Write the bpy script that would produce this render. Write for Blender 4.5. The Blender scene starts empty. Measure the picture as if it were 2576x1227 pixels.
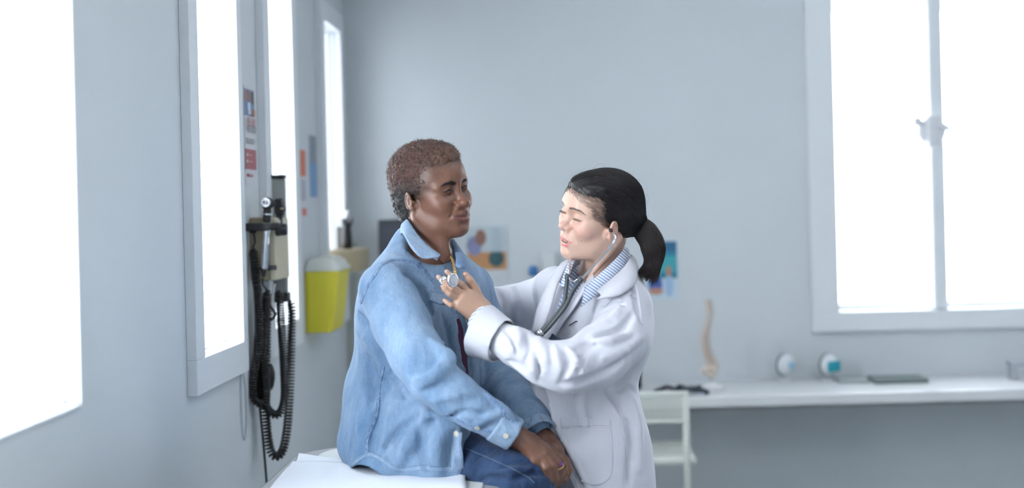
import bpy, bmesh, math, random
import numpy as np
from mathutils import Vector, Matrix
from mathutils.bvhtree import BVHTree

# ------------------------------------------------------------------ camera, sky, light, exposure
SC = bpy.context.scene
COL = SC.collection
PW, PH, FPX, CU, CV, CAM_Z = 2576.0, 1227.0, 3210.0, 1430.0, 525.0, 1.5
ROLL = math.radians(1.4)
RC, RS = math.cos(ROLL), math.sin(ROLL)
cam_data = bpy.data.cameras.new('camera')
camera = bpy.data.objects.new('camera', cam_data)
COL.objects.link(camera)
camera.location = (0, 0, CAM_Z)
camera.rotation_euler = (Matrix.Rotation(math.pi/2, 3, 'X') @ Matrix.Rotation(-ROLL, 3, 'Z')).to_euler()
cam_data.sensor_width = 36.0
cam_data.lens = FPX/PW*36.0
cam_data.shift_x = (PW/2-CU)/PW
cam_data.shift_y = (CV-PH/2)/PW
cam_data.dof.use_dof = True
cam_data.dof.focus_distance = 3.11
cam_data.dof.aperture_fstop = 1.45
SC.camera = camera

world = bpy.data.worlds.new('overcast_sky')
SC.world = world
world.use_nodes = True
bgn = world.node_tree.nodes['Background']
bgn.inputs[0].default_value = (0.86, 0.93, 1.0, 1)
bgn.inputs[1].default_value = 2.2

def area_light(name, loc, direction, sx, sy, power, color=(0.9, 0.95, 1.0)):
    d = bpy.data.lights.new(name, 'AREA')
    d.shape = 'RECTANGLE'; d.size = sx; d.size_y = sy; d.energy = power; d.color = color
    o = bpy.data.objects.new(name, d); COL.objects.link(o)
    o.location = loc
    o.rotation_euler = Vector(direction).to_track_quat('-Z', 'Y').to_euler()
    return o
# daylight pouring in at each window opening (the lamps sit outside the glass, facing in)
LEFT_WINDOWS = [(0.2, 0.75), (1.62, 2.450), (3.22, 3.60), (4.0, 4.33), (4.93, 5.27)]     # y ranges
SILL, HEAD = 1.15, 2.25
DAY = (0.88, 0.94, 1.0)
for (y0, y1), pw in zip(LEFT_WINDOWS, (27, 24, 10, 6, 2.5)):
    area_light('daylight_side', (-1.000, (y0+y1)/2, (SILL+HEAD)/2), (1, 0, 0), y1-y0-.008, HEAD-SILL-.008, pw, DAY)
area_light('daylight_back', (1.56, 5.75, 1.7), (0, -1, 0), 0.85, 1.3, 24, DAY)
# unseen lamps added under the ceiling as soft fill
area_light('added_fill_lamp', (0.95, 1.3, 2.93), (0, 0, -1), 0.8, 0.6, 13, (0.97, 0.98, 1.0))
area_light('added_fill_lamp', (1.3, 3.1, 2.93), (0, 0, -1), 1.2, 0.6, 8, (0.97, 0.98, 1.0))

vs = SC.view_settings
vs.view_transform = 'Standard'
vs.look = 'None'
vs.exposure = 0.28
vs.gamma = 1.0
vs.use_curve_mapping = False

# ------------------------------------------------------------------ small helpers
V = Vector
def at(u, v, y):
    """the point at depth y that the photograph shows at pixel (u, v)"""
    a, b = (u-CU)/FPX, (CV-v)/FPX
    return V((y*(a*RC+b*RS), y, CAM_Z+y*(b*RC-a*RS)))
def ata(u, v, y): return np.array(at(u, v, y))

def empty(name, loc=(0, 0, 0)):
    o = bpy.data.objects.new(name, None); COL.objects.link(o); o.location = loc
    o.empty_display_size = 0.05
    return o
def tag(o, label=None, cat=None, group=None, kind=None):
    if label: o['label'] = label
    if cat: o['category'] = cat
    if group: o['group'] = group
    if kind: o['kind'] = kind
    return o
def link_mesh(name, me, mat=None, parent=None, smooth=True):
    o = bpy.data.objects.new(name, me); COL.objects.link(o)
    if mat: me.materials.append(mat)
    if smooth: me.shade_smooth()
    if parent:
        o.parent = parent
        o.matrix_parent_inverse = Matrix.Translation(-parent.location) if parent.parent is None else (Matrix.Identity(4))
        if parent.parent is not None:
            o.matrix_parent_inverse = Matrix.Identity(4)
    return o

class MB:
    """collects simple shapes in world coordinates and builds them as one mesh object"""
    def __init__(s): s.bm = bmesh.new()
    def box(s, lo, hi, bevel=0.0, rot=None, seg=2):
        c = (V(lo)+V(hi))/2; d = V(hi)-V(lo)
        g = bmesh.ops.create_cube(s.bm, size=1.0)['verts']
        bmesh.ops.scale(s.bm, vec=d, verts=g)
        if bevel > 0:
            es = list({e for v in g for e in v.link_edges})
            r = bmesh.ops.bevel(s.bm, geom=es, offset=bevel, segments=seg, profile=0.5, affect='EDGES')
            g = list({v for f in r['faces'] for v in f.verts} | {v for v in g if v.is_valid})
        if rot is not None: bmesh.ops.rotate(s.bm, verts=g, cent=(0, 0, 0), matrix=rot)
        bmesh.ops.translate(s.bm, vec=c, verts=g)
        return s
    def ring_loft(s, rings, cap=True, closed=True):
        rows = [[s.bm.verts.new(p) for p in r] for r in rings]
        n = len(rows[0])
        for a, b in zip(rows[:-1], rows[1:]):
            for i in range(n if closed else n-1):
                j = (i+1) % n
                s.bm.faces.new((a[i], a[j], b[j], b[i]))
        if cap and closed:
            s.bm.faces.new(rows[0][::-1]); s.bm.faces.new(rows[-1])
        return s
    def lathe(s, prof, center=(0, 0, 0), axis=(0, 0, 1), n=24, sq=None):
        q = V((0, 0, 1)).rotation_difference(V(axis).normalized())
        rings = []
        for r, z in prof:
            r = max(r, 1e-5)
            rings.append([V(center)+q @ V((r*math.cos(2*math.pi*i/n), r*math.sin(2*math.pi*i/n), z)) for i in range(n)])
        return s.ring_loft(rings)
    def tube(s, pts, r, n=8, cap=True, flat=1.0, ref=None):
        pts = [V(p) for p in pts]
        rr = r if hasattr(r, '__len__') else [r]*len(pts)
        rings = []; prev = None
        for i, p in enumerate(pts):
            t = (pts[min(i+1, len(pts)-1)]-pts[max(i-1, 0)]).normalized()
            if prev is None:
                a = V(ref) if ref is not None else (V((0, 0, 1)) if abs(t.z) < .9 else V((1, 0, 0)))
            else: a = prev
            x = (a-t*a.dot(t)).normalized(); prev = x
            y = t.cross(x)
            rings.append([p+(x*math.cos(2*math.pi*k/n)+y*math.sin(2*math.pi*k/n)*flat)*rr[i] for k in range(n)])
        return s.ring_loft(rings, cap=cap)
    def grid(s, P, thick=0.0):
        """a sheet from a 2-D list of points, given thickness along its normals"""
        h, w = len(P), len(P[0])
        f = [[s.bm.verts.new(P[i][j]) for j in range(w)] for i in range(h)]
        for i in range(h-1):
            for j in range(w-1): s.bm.faces.new((f[i][j], f[i][j+1], f[i+1][j+1], f[i+1][j]))
        return s
    def build(s, name, mat=None, parent=None, smooth=False, solid=0.0, offset=0.0, normals=True):
        if normals: bmesh.ops.recalc_face_normals(s.bm, faces=s.bm.faces)
        me = bpy.data.meshes.new(name); s.bm.to_mesh(me); s.bm.free()
        if mat and 'denim' in mat.name or mat and 'cotton' in mat.name:
            a = me.color_attributes.new('tint', 'FLOAT_COLOR', 'POINT'); a.data.foreach_set('color', [1.0]*(4*len(me.vertices)))
        o = link_mesh(name, me, mat, parent, smooth)
        if solid:
            m = o.modifiers.new('thickness', 'SOLIDIFY'); m.thickness = solid; m.offset = offset
        return o
def smooth_path(pts, n=6):
    """Catmull-Rom through the points"""
    P = [np.array(p, float) for p in pts]
    P = [2*P[0]-P[1]]+P+[2*P[-1]-P[-2]]
    out = []
    for i in range(1, len(P)-2):
        for k in range(n):
            t = k/n; a, b, c, d = P[i-1], P[i], P[i+1], P[i+2]
            out.append(0.5*((2*b)+(-a+c)*t+(2*a-5*b+4*c-d)*t*t+(-a+3*b-3*c+d)*t**3))
    out.append(P[-2])
    return out

# ------------------------------------------------------------------ materials
def mat(name, color, rough=0.6, metal=0.0, noise=0.0, nscale=8.0, bump=0.0, bscale=60.0, spec=0.5, trans=0.0,
        emit=None, estr=0.0, sss=0.0, attr=False, sheen=0.0, alpha=1.0, coat=0.0):
    m = bpy.data.materials.new(name); m.use_nodes = True
    nt = m.node_tree; N = nt.nodes; L = nt.links
    b = N['Principled BSDF']
    b.inputs['Base Color'].default_value = (*color, 1)
    b.inputs['Roughness'].default_value = rough
    b.inputs['Metallic'].default_value = metal
    b.inputs['Specular IOR Level'].default_value = spec
    b.inputs['Transmission Weight'].default_value = trans
    b.inputs['Alpha'].default_value = alpha
    b.inputs['Coat Weight'].default_value = coat
    if sheen: b.inputs['Sheen Weight'].default_value = sheen
    if sss:
        b.inputs['Subsurface Weight'].default_value = sss
        b.inputs['Subsurface Radius'].default_value = (0.012, 0.005, 0.003)
        b.inputs['Subsurface Scale'].default_value = 0.6
    if emit: b.inputs['Emission Color'].default_value = (*emit, 1); b.inputs['Emission Strength'].default_value = estr
    src = None
    tc = N.new('ShaderNodeTexCoord')
    if attr:
        a = N.new('ShaderNodeAttribute'); a.attribute_name = 'tint'; src = a.outputs['Color']
    if noise:
        n = N.new('ShaderNodeTexNoise'); n.inputs['Scale'].default_value = nscale; n.inputs['Detail'].default_value = 5
        L.new(tc.outputs['Object'], n.inputs['Vector'])
        mr = N.new('ShaderNodeMapRange'); mr.inputs[1].default_value = .3; mr.inputs[2].default_value = .7
        mr.inputs[3].default_value = 1-noise; mr.inputs[4].default_value = 1+noise
        L.new(n.outputs['Fac'], mr.inputs[0])
        mx = N.new('ShaderNodeMix'); mx.data_type = 'RGBA'; mx.blend_type = 'MULTIPLY'; mx.inputs[0].default_value = 1
        if src: L.new(src, mx.inputs[6])
        else: mx.inputs[6].default_value = (*color, 1)
        L.new(mr.outputs[0], mx.inputs[7]); src = mx.outputs[2]
    if src: L.new(src, b.inputs['Base Color'])
    if bump:
        n2 = N.new('ShaderNodeTexNoise'); n2.inputs['Scale'].default_value = bscale; n2.inputs['Detail'].default_value = 6
        L.new(tc.outputs['Object'], n2.inputs['Vector'])
        bp = N.new('ShaderNodeBump'); bp.inputs['Strength'].default_value = bump; bp.inputs['Distance'].default_value = 0.002
        L.new(n2.outputs['Fac'], bp.inputs['Height']); L.new(bp.outputs[0], b.inputs['Normal'])
    return m
# ------------------------------------------------------------------ the room
M_WALL = mat('wall_paint', (.60, .64, .67), .65, noise=.015, nscale=2, bump=.05, bscale=300)
M_TRIM = mat('white_trim', (.72, .75, .78), .4)
M_FLOOR = mat('grey_vinyl', (.42, .45, .48), .35, noise=.05, nscale=4)
M_CEIL = mat('ceiling_paint', (.75, .77, .78), .8)
M_GLASS = mat('window_glass', (1, 1, 1), .02, trans=1.0)
M_GLASS.node_tree.nodes['Principled BSDF'].inputs['IOR'].default_value = 1.01
M_SKY = mat('bright_overcast_sky', (1, 1, 1), 1, emit=(.93, .97, 1.0), estr=2.4)
XL, YB, XR, YF, ZC = -.95, 5.45, 3.2, -1.2, 2.96
def structure(name, mb, m, **k):
    o = mb.build(name, m, None, **k); o['kind'] = 'structure'; return o

structure('floor', MB().box((XL-.3, YF-.3, -.1), (XR+.3, YB+.3, 0)), M_FLOOR)
structure('ceiling', MB().box((XL-.3, YF-.3, ZC), (XR+.3, YB+.3, ZC+.1)), M_CEIL)
# left wall with its row of narrow windows
w = MB(); T = .16
ys = [YF]+[y for p in LEFT_WINDOWS for y in p]+[YB+.2]
for i in range(0, len(ys), 2): w.box((XL-T, ys[i], 0), (XL, ys[i+1], ZC))
for (y0, y1) in LEFT_WINDOWS:
    w.box((XL-T, y0, 0), (XL, y1, SILL)); w.box((XL-T, y0, HEAD), (XL, y1, ZC))
structure('wall_left', w, M_WALL)
for n, (y0, y1) in enumerate(LEFT_WINDOWS):
    root = empty('window_%d' % (n+1), (XL, y0, SILL)); root['kind'] = 'structure'
    c = MB(); cw, ct = .075, .026
    if n == 1: cw, ct = .010, .006
    a, b = y0-cw, y1+(cw if n != 2 else .05)
    c.box((XL, a, SILL-(.09 if n != 1 else .01)), (XL+ct, b, SILL-.002), .002).box((XL, a, HEAD+.002), (XL+ct, b, HEAD+.08), .002)
    c.box((XL, a, SILL-.002), (XL+ct, y0-.002, HEAD+.002), .002).box((XL, y1+.002, SILL-.002), (XL+ct, b, HEAD+.002), .002)
    c.build('casing', M_TRIM, root)
    f = MB(); fx0, fx1, fw = XL-.044, XL-.026, .004
    f.box((fx0, y0, SILL), (fx1, y0+fw, HEAD)).box((fx0, y1-fw, SILL), (fx1, y1, HEAD))
    f.box((fx0, y0+fw, SILL), (fx1, y1-fw, SILL+fw)).box((fx0, y0+fw, HEAD-fw), (fx1, y1-fw, HEAD))
    f.build('window_frame', M_TRIM, root)
    MB().box((fx0+.008, y0+.001, SILL+.001), (fx0+.014, y1-.001, HEAD-.001)).build('pane', M_GLASS, root)
# back wall with the wide window at the right
w = MB(); BX0, BX1, BZ0, BZ1 = 1.143, 2.62, 1.035, 2.45
w.box((XL, YB, 0), (BX0, YB+.2, ZC)).box((BX0, YB, 0), (BX1, YB+.2, BZ0)).box((BX0, YB, BZ1), (BX1, YB+.2, ZC)).box((BX1, YB, 0), (XR+.2, YB+.2, ZC))
structure('wall_back', w, M_WALL)
root = empty('window_6', (BX0, YB, BZ0)); root['kind'] = 'structure'
c = MB(); ct = .03
c.box((BX0-.115, YB-ct, BZ0-.085), (BX1+.1, YB, BZ0-.001), .003).box((BX0-.115, YB-ct, BZ1), (BX1+.1, YB, BZ1+.09), .003)
c.box((BX0-.115, YB-ct, BZ0-.001), (BX0-.001, YB, BZ1), .003).box((BX1, YB-ct, BZ0-.001), (BX1+.1, YB, BZ1), .003)
c.build('casing', M_TRIM, root)
f = MB()
for (a, b) in ((1.556, 1.612), (1.985, 2.04)): f.box((a-.010, YB-.015, BZ0), (b, YB+.07, BZ1), .012)
f.build('mullion', M_TRIM, root)
f = MB(); f.box((BX0, YB+.09, BZ0), (BX1, YB+.12, BZ0+.02)).box((BX0, YB+.09, BZ1-.02), (BX1, YB+.12, BZ1))
f.box((BX0, YB+.09, BZ0+.02), (BX0+.02, YB+.12, BZ1-.02)).box((BX1-.02, YB+.09, BZ0+.02), (BX1, YB+.12, BZ1-.02))
f.build('window_frame', M_TRIM, root)
MB().box((BX0+.02, YB+.1, BZ0+.02), (BX1-.02, YB+.106, BZ1-.02)).build('pane', M_GLASS, root)
# latch on the mullion
lt = MB(); lc = at(2345, 330, YB-.04)
lt.lathe([(.0, -.03), (.040, -.03), (.060, -.018), (.062, .0), (.052, .014), (.02, .02), (0, .021)], (lc.x, YB-.035, lc.z), (0, -1, 0), 28)
lt.box((lc.x-.028, YB-.075, lc.z-.072), (lc.x+.030, YB-.02, lc.z+.068), .012)
lt.tube([(lc.x+.02, YB-.06, lc.z+.03), (lc.x+.055, YB-.068, lc.z+.012), (lc.x+.072, YB-.07, lc.z-.004)], [.016, .013, .007], 10)
lt.box((lc.x-.078, YB-.055, lc.z+.022), (lc.x-.045, YB-.02, lc.z+.062), .006)
lt.build('window_latch', mat('latch_plastic', (.66, .67, .70), .5), root, smooth=True)
structure('wall_right', MB().box((XR, YF, 0), (XR+.2, YB, ZC)), M_WALL)
structure('wall_front', MB().box((XL, YF-.2, 0), (XR, YF, ZC)), M_WALL)
structure('baseboard_back', MB().box((XL, YB-.015, 0), (XR, YB, .1), .003), M_TRIM)
structure('baseboard_left', MB().box((XL, YF, 0), (XL+.015, YB-.015, .1), .003), M_TRIM)
# the pipe boxing in the far left corner
structure('trim_1', MB().box((XL, YB-.05, 0), (XL+.05, YB, 1.38), .004), mat('corner_boxing', (.42, .46, .44), .6))
# unseen white panels added above the fill lamps
for x, y, pw in ((.95, 1.3, 1), (1.3, 3.1, 1)):
    r = empty('added_fill_panel', (x, y, ZC)); tag(r, 'unseen white ceiling panel added for soft fill light, '+('nearer the camera' if y < 2 else 'over the middle of the room'), 'ceiling light', 'added fill panels')
    MB().box((x-.62, y-.32, ZC-.012), (x+.62, y+.32, ZC-.001)).build('fill_panel_frame', M_TRIM, r)
# ------------------------------------------------------------------ implicit shapes -> one continuous mesh
F32 = np.float32
class Frame:
    """a rigid frame with a scale: local (x, y, z) -> world"""
    def __init__(s, origin=(0, 0, 0), R=None, scale=1.0):
        s.o = np.array(origin, float); s.R = np.eye(3) if R is None else np.array(R, float); s.s = float(scale)
    def w(s, p): return s.o+s.s*(s.R @ np.array(p, float))
    def r(s, v): return s.R @ np.array(v, float)
    def loc(s, P): return ((P-s.o) @ s.R)/s.s
WORLD = Frame()
def rotm(ax, deg): return np.array(Matrix.Rotation(math.radians(deg), 3, ax))

def smin(a, b, k):
    h = np.maximum(k-np.abs(a-b), 0)/k
    return np.minimum(a, b)-h*h*k*0.25
class Shape:
    def __init__(s, frame=WORLD): s.ops = []; s.f = frame; s.post = []
    # primitives ---------------------------------------------------
    def _add(s, fn, op, k): s.ops.append((fn, op, max(k, 1e-4))); return s
    def _side(s, pts, mirror):
        return [pts]+([[tuple([p[0], -p[1], p[2]]) for p in pts]] if mirror else [])
    def ell(s, c, r, k=0.01, op='u', rot=None, mirror=False, f=None):
        f = f or s.f
        for sg in ((1, -1) if mirror else (1,)):
            R0 = np.eye(3) if rot is None else np.array(rot, float)
            if sg < 0:
                M = np.diag([1, -1, 1.0]); R0 = M @ R0 @ M
            cw = f.w((c[0], sg*c[1], c[2])).astype(F32); R = (f.R @ R0).astype(F32); rr = (np.array(r)*f.s).astype(F32)
            def fn(P, cw=cw, R=R, rr=rr):
                q = (P-cw) @ R
                a = q/rr; k0 = np.sqrt((a*a).sum(1)); b = a/rr; k1 = np.sqrt((b*b).sum(1))
                return np.where(k0 < 1e-3, -rr.min(), k0*(k0-1)/np.maximum(k1, 1e-6))
            s._add(fn, op, k*f.s)
        return s
    def sph(s, c, r, k=0.01, op='u', mirror=False, f=None): return s.ell(c, (r, r, r), k, op, None, mirror, f)
    def chain(s, pts, rad, k=0.01, op='u', mirror=False, f=None, squash=None):
        """a tapering limb through the points; squash=(axis vector, factor) flattens it"""
        f = f or s.f
        rr = rad if hasattr(rad, '__len__') else [rad]*len(pts)
        for pp in s._side(pts, mirror):
            W = np.array([f.w(p) for p in pp], F32); R = np.array(rr, F32)*F32(f.s)
            def fn(P, W=W, R=R):
                d = None
                for i in range(len(W)-1):
                    a, ba = W[i], W[i+1]-W[i]
                    pa = P-a; t = np.clip(pa @ ba/max(float(ba @ ba), 1e-12), 0, 1)
                    e = pa-t[:, None]*ba
                    dd = np.sqrt((e*e).sum(1))-(R[i]+(R[i+1]-R[i])*t)
                    d = dd if d is None else smin(d, dd, max(0.3*float(min(R[i], R[i+1])), 1e-4))
                return d
            s._add(fn, op, k*f.s)
        return s
    def box(s, c, hs, rnd=0.005, k=0.005, op='u', rot=None, mirror=False, f=None):
        f = f or s.f
        for sg in ((1, -1) if mirror else (1,)):
            R0 = np.eye(3) if rot is None else np.array(rot, float)
            if sg < 0: M = np.diag([1, -1, 1.0]); R0 = M @ R0 @ M
            cw = f.w((c[0], sg*c[1], c[2])).astype(F32); R = (f.R @ R0).astype(F32); h = ((np.array(hs)-rnd)*f.s).astype(F32); rd = F32(rnd*f.s)
            def fn(P, cw=cw, R=R, h=h, rd=rd):
                q = np.abs((P-cw) @ R)-h
                return np.sqrt((np.maximum(q, 0)**2).sum(1))+np.minimum(q.max(1), 0)-rd
            s._add(fn, op, k*f.s)
        return s
    def plane(s, p, n, k=0.004, op='s'):
        """cuts away everything on the +n side of the plane through p"""
        p = np.array(p, F32); n = np.array(n, float); n = (n/np.linalg.norm(n)).astype(F32)
        return s._add(lambda P: -((P-p) @ n), op, k)
    def slab(s, quad_fn, op='u', k=0.004): return s._add(quad_fn, op, k)
    # evaluation ---------------------------------------------------
    def ev(s, P, keep=None):
        P = np.asarray(P, F32); d = np.full(len(P), 10.0, F32)
        for i, (fn, op, k) in enumerate(s.ops):
            if keep is not None and not keep[i]: continue
            e = fn(P)
            if op == 'u': d = smin(d, e, k)
            else: d = -smin(-d, e, k)
        for fn in s.post: d = d+fn(P)
        return d
    def hit(s, u, v, y0=2.2, y1=4.2, steps=500):
        """where the camera ray of pixel (u, v) first meets the shape"""
        ys = np.linspace(y0, y1, steps); P = np.array([ata(u, v, y) for y in (y0, y1)])
        t = (ys-y0)/(y1-y0); Q = P[0]+t[:, None]*(P[1]-P[0]); d = s.ev(Q)
        i = np.argmax(d < 0)
        if d[i] >= 0: i = int(np.argmin(d))
        elif i > 0:
            a = d[i-1]/(d[i-1]-d[i]); return Q[i-1]+(Q[i]-Q[i-1])*a
        return Q[i]
    def fold(s, uv, r, depth, k=0.02, op='u', y0=2.2):
        """a ridge (or a valley) of cloth along a line on the surface; depth = how far its axis lies under the skin"""
        pts = []
        for (u, v) in uv:
            p = s.hit(u, v, y0); vd = p-np.array([0, 0, CAM_Z]); vd /= np.linalg.norm(vd)
            pts.append(p+vd*(depth*.35 if op == 'u' else depth))
        for i in range(1, len(pts)):                     # stay on the sheet of cloth the line starts on
            if abs(pts[i][1]-pts[i-1][1]) > .045: pts = pts[:i]; break
        if len(pts) < 2: return s
        W = smooth_path(pts, 3); n = len(W)
        rr = [r*(0.35+0.65*math.sin(math.pi*(i+0.5)/n)) for i in range(n)]
        s._late.append((W, rr, k*.6, op)) if hasattr(s, '_late') else s.chain(W, rr, k, op, f=WORLD)
        return s
    def groove(s, uv, rad, depth=0.0, k=.005, op='s'):
        pts = []
        for (u, v) in uv:
            p = s.hit(u, v); vd = p-np.array([0, 0, CAM_Z]); vd /= np.linalg.norm(vd); pts.append(p+vd*depth)
        for i in range(1, len(pts)):
            if abs(pts[i][1]-pts[i-1][1]) > .05: pts = pts[:i]; break
        return s.chain(pts, rad[:len(pts)], k, op, f=WORLD)
    def folds(s, lst, y0=2.2):
        s._late = []
        for a in lst: s.fold(*a, y0=y0)
        L = s._late; del s._late
        for W, rr, k, op in L: s.chain(W, rr, k, op, f=WORLD)
        return s
    # sparse surface nets --------------------------------------------
    def mesh(s, lo, hi, h, fine=None, hf=None, B=12):
        """fine: list of (axis, a, b) intervals where the grid is refined to hf"""
        ax = []
        for d in range(3):
            xs = [lo[d]]
            while xs[-1] < hi[d]:
                st = h
                if fine:
                    for (fd, a, b) in fine:
                        if fd == d and a <= xs[-1] <= b: st = hf
                xs.append(xs[-1]+st)
            while (len(xs)-1) % B: xs.append(xs[-1]+h)
            ax.append(np.array(xs, F32))
        nb = [(len(a)-1)//B for a in ax]
        ce = [np.array([(a[i*B]+a[(i+1)*B])/2 for i in range(n)], F32) for a, n in zip(ax, nb)]
        he = [np.array([(a[(i+1)*B]-a[i*B])/2 for i in range(n)], F32) for a, n in zip(ax, nb)]
        I = np.stack(np.meshgrid(*[np.arange(n) for n in nb], indexing='ij'), -1).reshape(-1, 3)
        C = np.stack([ce[d][I[:, d]] for d in range(3)], 1); Hh = np.stack([he[d][I[:, d]] for d in range(3)], 1)
        R = np.sqrt((Hh**2).sum(1))*1.25+0.004
        E = []; d = np.full(len(C), 10.0, F32)
        for fn, op, k in s.ops:
            e = fn(C); E.append(e-2.0*k-1.7*R-0.004)
            d = smin(d, e, k) if op == 'u' else -smin(-d, e, k)
        sel = np.nonzero(np.abs(d) < R*1.3+0.006)[0]
        E = np.array(E)
        axe = [np.concatenate([[a[0]-(a[1]-a[0])], a]) for a in ax]      # shifted by one for the neighbour cells
        ny, nz = len(ax[1])+2, len(ax[2])+2
        verts, keys, quads = [], [], []
        n = B+2
        corners = [(i, j, k) for i in (0, 1) for j in (0, 1) for k in (0, 1)]
        for bi in sel:
            i0, j0, k0 = I[bi]*B
            gx, gy, gz = axe[0][i0:i0+n], axe[1][j0:j0+n], axe[2][k0:k0+n]
            G = np.stack(np.meshgrid(gx, gy, gz, indexing='ij'), -1)
            D = s.ev(G.reshape(-1, 3), E[:, bi] < 0).reshape(n, n, n)
            S = D < 0
            if S.all() or not S.any(): continue
            cnt = sum(S[i:n-1+i, j:n-1+j, k:n-1+k].astype(np.int8) for i, j, k in corners)
            ac = np.nonzero((cnt > 0) & (cnt < 8))
            m = n-1
            acc = np.zeros((len(ac[0]), 3)); w = np.zeros(len(ac[0]))
            for (a, b) in [(p, q) for p in corners for q in corners if p < q and sum(abs(x-y) for x, y in zip(p, q)) == 1]:
                ia = tuple(ac[t]+a[t] for t in range(3)); ib = tuple(ac[t]+b[t] for t in range(3))
                da, db = D[ia], D[ib]; cr = (da < 0) != (db < 0)
                t = np.where(cr, da/np.where(cr, da-db, 1), 0)
                acc += np.where(cr[:, None], G[ia]+(G[ib]-G[ia])*t[:, None], 0); w += cr
            verts.append(acc/w[:, None])
            key = ((ac[0]+i0)*ny+(ac[1]+j0))*nz+(ac[2]+k0)
            keys.append(key)
            # edges owned by the block: lattice points 1..B
            for d_ in range(3):
                o1, o2 = [(1, 2), (2, 0), (0, 1)][d_]
                sl = [slice(1, n-1)]*3; s2 = list(sl); s2[d_] = slice(2, n)
                A_, B_ = S[tuple(sl)], S[tuple(s2)]
                e = np.nonzero(A_ != B_)
                if not len(e[0]): continue
                inside = A_[e]; base = [e[0]+1+i0, e[1]+1+j0, e[2]+1+k0]
                def key_of(a, b):
                    q = list(base); q[o1] = q[o1]-a; q[o2] = q[o2]-b
                    return (q[0]*ny+q[1])*nz+q[2]
                Q = np.stack([key_of(1, 1), key_of(0, 1), key_of(0, 0), key_of(1, 0)], 1)
                Q[~inside] = Q[~inside][:, ::-1]
                quads.append(Q)
        Vv = np.concatenate(verts); K = np.concatenate(keys); Q = np.concatenate(quads)
        uk, idx = np.unique(K, return_index=True)
        Vv = Vv[idx]; qi = np.searchsorted(uk, Q); qi = np.clip(qi, 0, len(uk)-1)
        ok = (uk[qi] == Q).all(1)
        return Vv, qi[ok]
def to_mesh(name, Vv, Q, colors=None, mats=None, face_mat=None):
    me = bpy.data.meshes.new(name)
    me.vertices.add(len(Vv)); me.vertices.foreach_set('co', Vv.astype(F32).ravel())
    me.loops.add(Q.size); me.loops.foreach_set('vertex_index', Q.astype(np.int32).ravel())
    me.polygons.add(len(Q)); me.polygons.foreach_set('loop_start', np.arange(0, Q.size, 4, dtype=np.int32))
    me.update(calc_edges=True); me.validate()
    if colors is not None:
        a = me.color_attributes.new('tint', 'FLOAT_COLOR', 'POINT')
        c = np.ones((len(Vv), 4), F32); c[:, :3] = colors
        a.data.foreach_set('color', c.ravel())
    if mats:
        for m in mats: me.materials.append(m)
    if face_mat is not None: me.polygons.foreach_set('material_index', face_mat.astype(np.int32))
    return me
def sdf_object(name, shape, lo, hi, h, mats, parent=None, colors=None, fine=None, hf=None, relax=0):
    Vv, Q = shape.mesh(lo, hi, h, fine, hf)
    if relax: Vv = relax_verts(Vv, Q, relax)
    c = colors(Vv) if callable(colors) else colors
    me = to_mesh(name, Vv, Q, c, mats if isinstance(mats, list) else [mats])
    o = link_mesh(name, me, None, parent, True)
    return o
def relax_verts(Vv, Q, n):
    for _ in range(n):
        acc = np.zeros_like(Vv); w = np.zeros(len(Vv))
        for a in range(4):
            b = (a+1) % 4
            np.add.at(acc, Q[:, a], Vv[Q[:, b]]); np.add.at(w, Q[:, a], 1)
            np.add.at(acc, Q[:, b], Vv[Q[:, a]]); np.add.at(w, Q[:, b], 1)
        Vv = Vv*0.5+0.5*acc/np.maximum(w, 1)[:, None]
    return Vv
def vnoise(P, scale, seed=0):
    """smooth value noise, -1..1"""
    q = np.asarray(P, float)*scale+seed*17.3; i = np.floor(q).astype(np.int64); f = q-i; f = f*f*(3-2*f)
    def hsh(a, b, c):
        n = (a*374761393+b*668265263+c*2147483647+seed*1013) & 0xffffffff
        n = ((n ^ (n >> 13))*1274126177) & 0xffffffff
        return ((n ^ (n >> 16)) & 0xffff)/32767.5-1
    r = 0
    for dx in (0, 1):
        for dy in (0, 1):
            for dz in (0, 1):
                w = (f[:, 0] if dx else 1-f[:, 0])*(f[:, 1] if dy else 1-f[:, 1])*(f[:, 2] if dz else 1-f[:, 2])
                r = r+w*hsh(i[:, 0]+dx, i[:, 1]+dy, i[:, 2]+dz)
    return r
def head_frame(origin, fwd, roll_deg=0, pitch_deg=0, scale=1.0):
    """x = forward (the nose), y = the person's left, z = up"""
    f = np.array(fwd, float); f /= np.linalg.norm(f)
    l = np.cross([0, 0, 1], f); l /= np.linalg.norm(l); u = np.cross(f, l)
    R = np.stack([f, l, u], 1)
    R = R @ rotm('Y', pitch_deg) @ rotm('X', roll_deg)       # pitch > 0: nose down; roll > 0: left side up
    return Frame(origin, R, scale)
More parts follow.
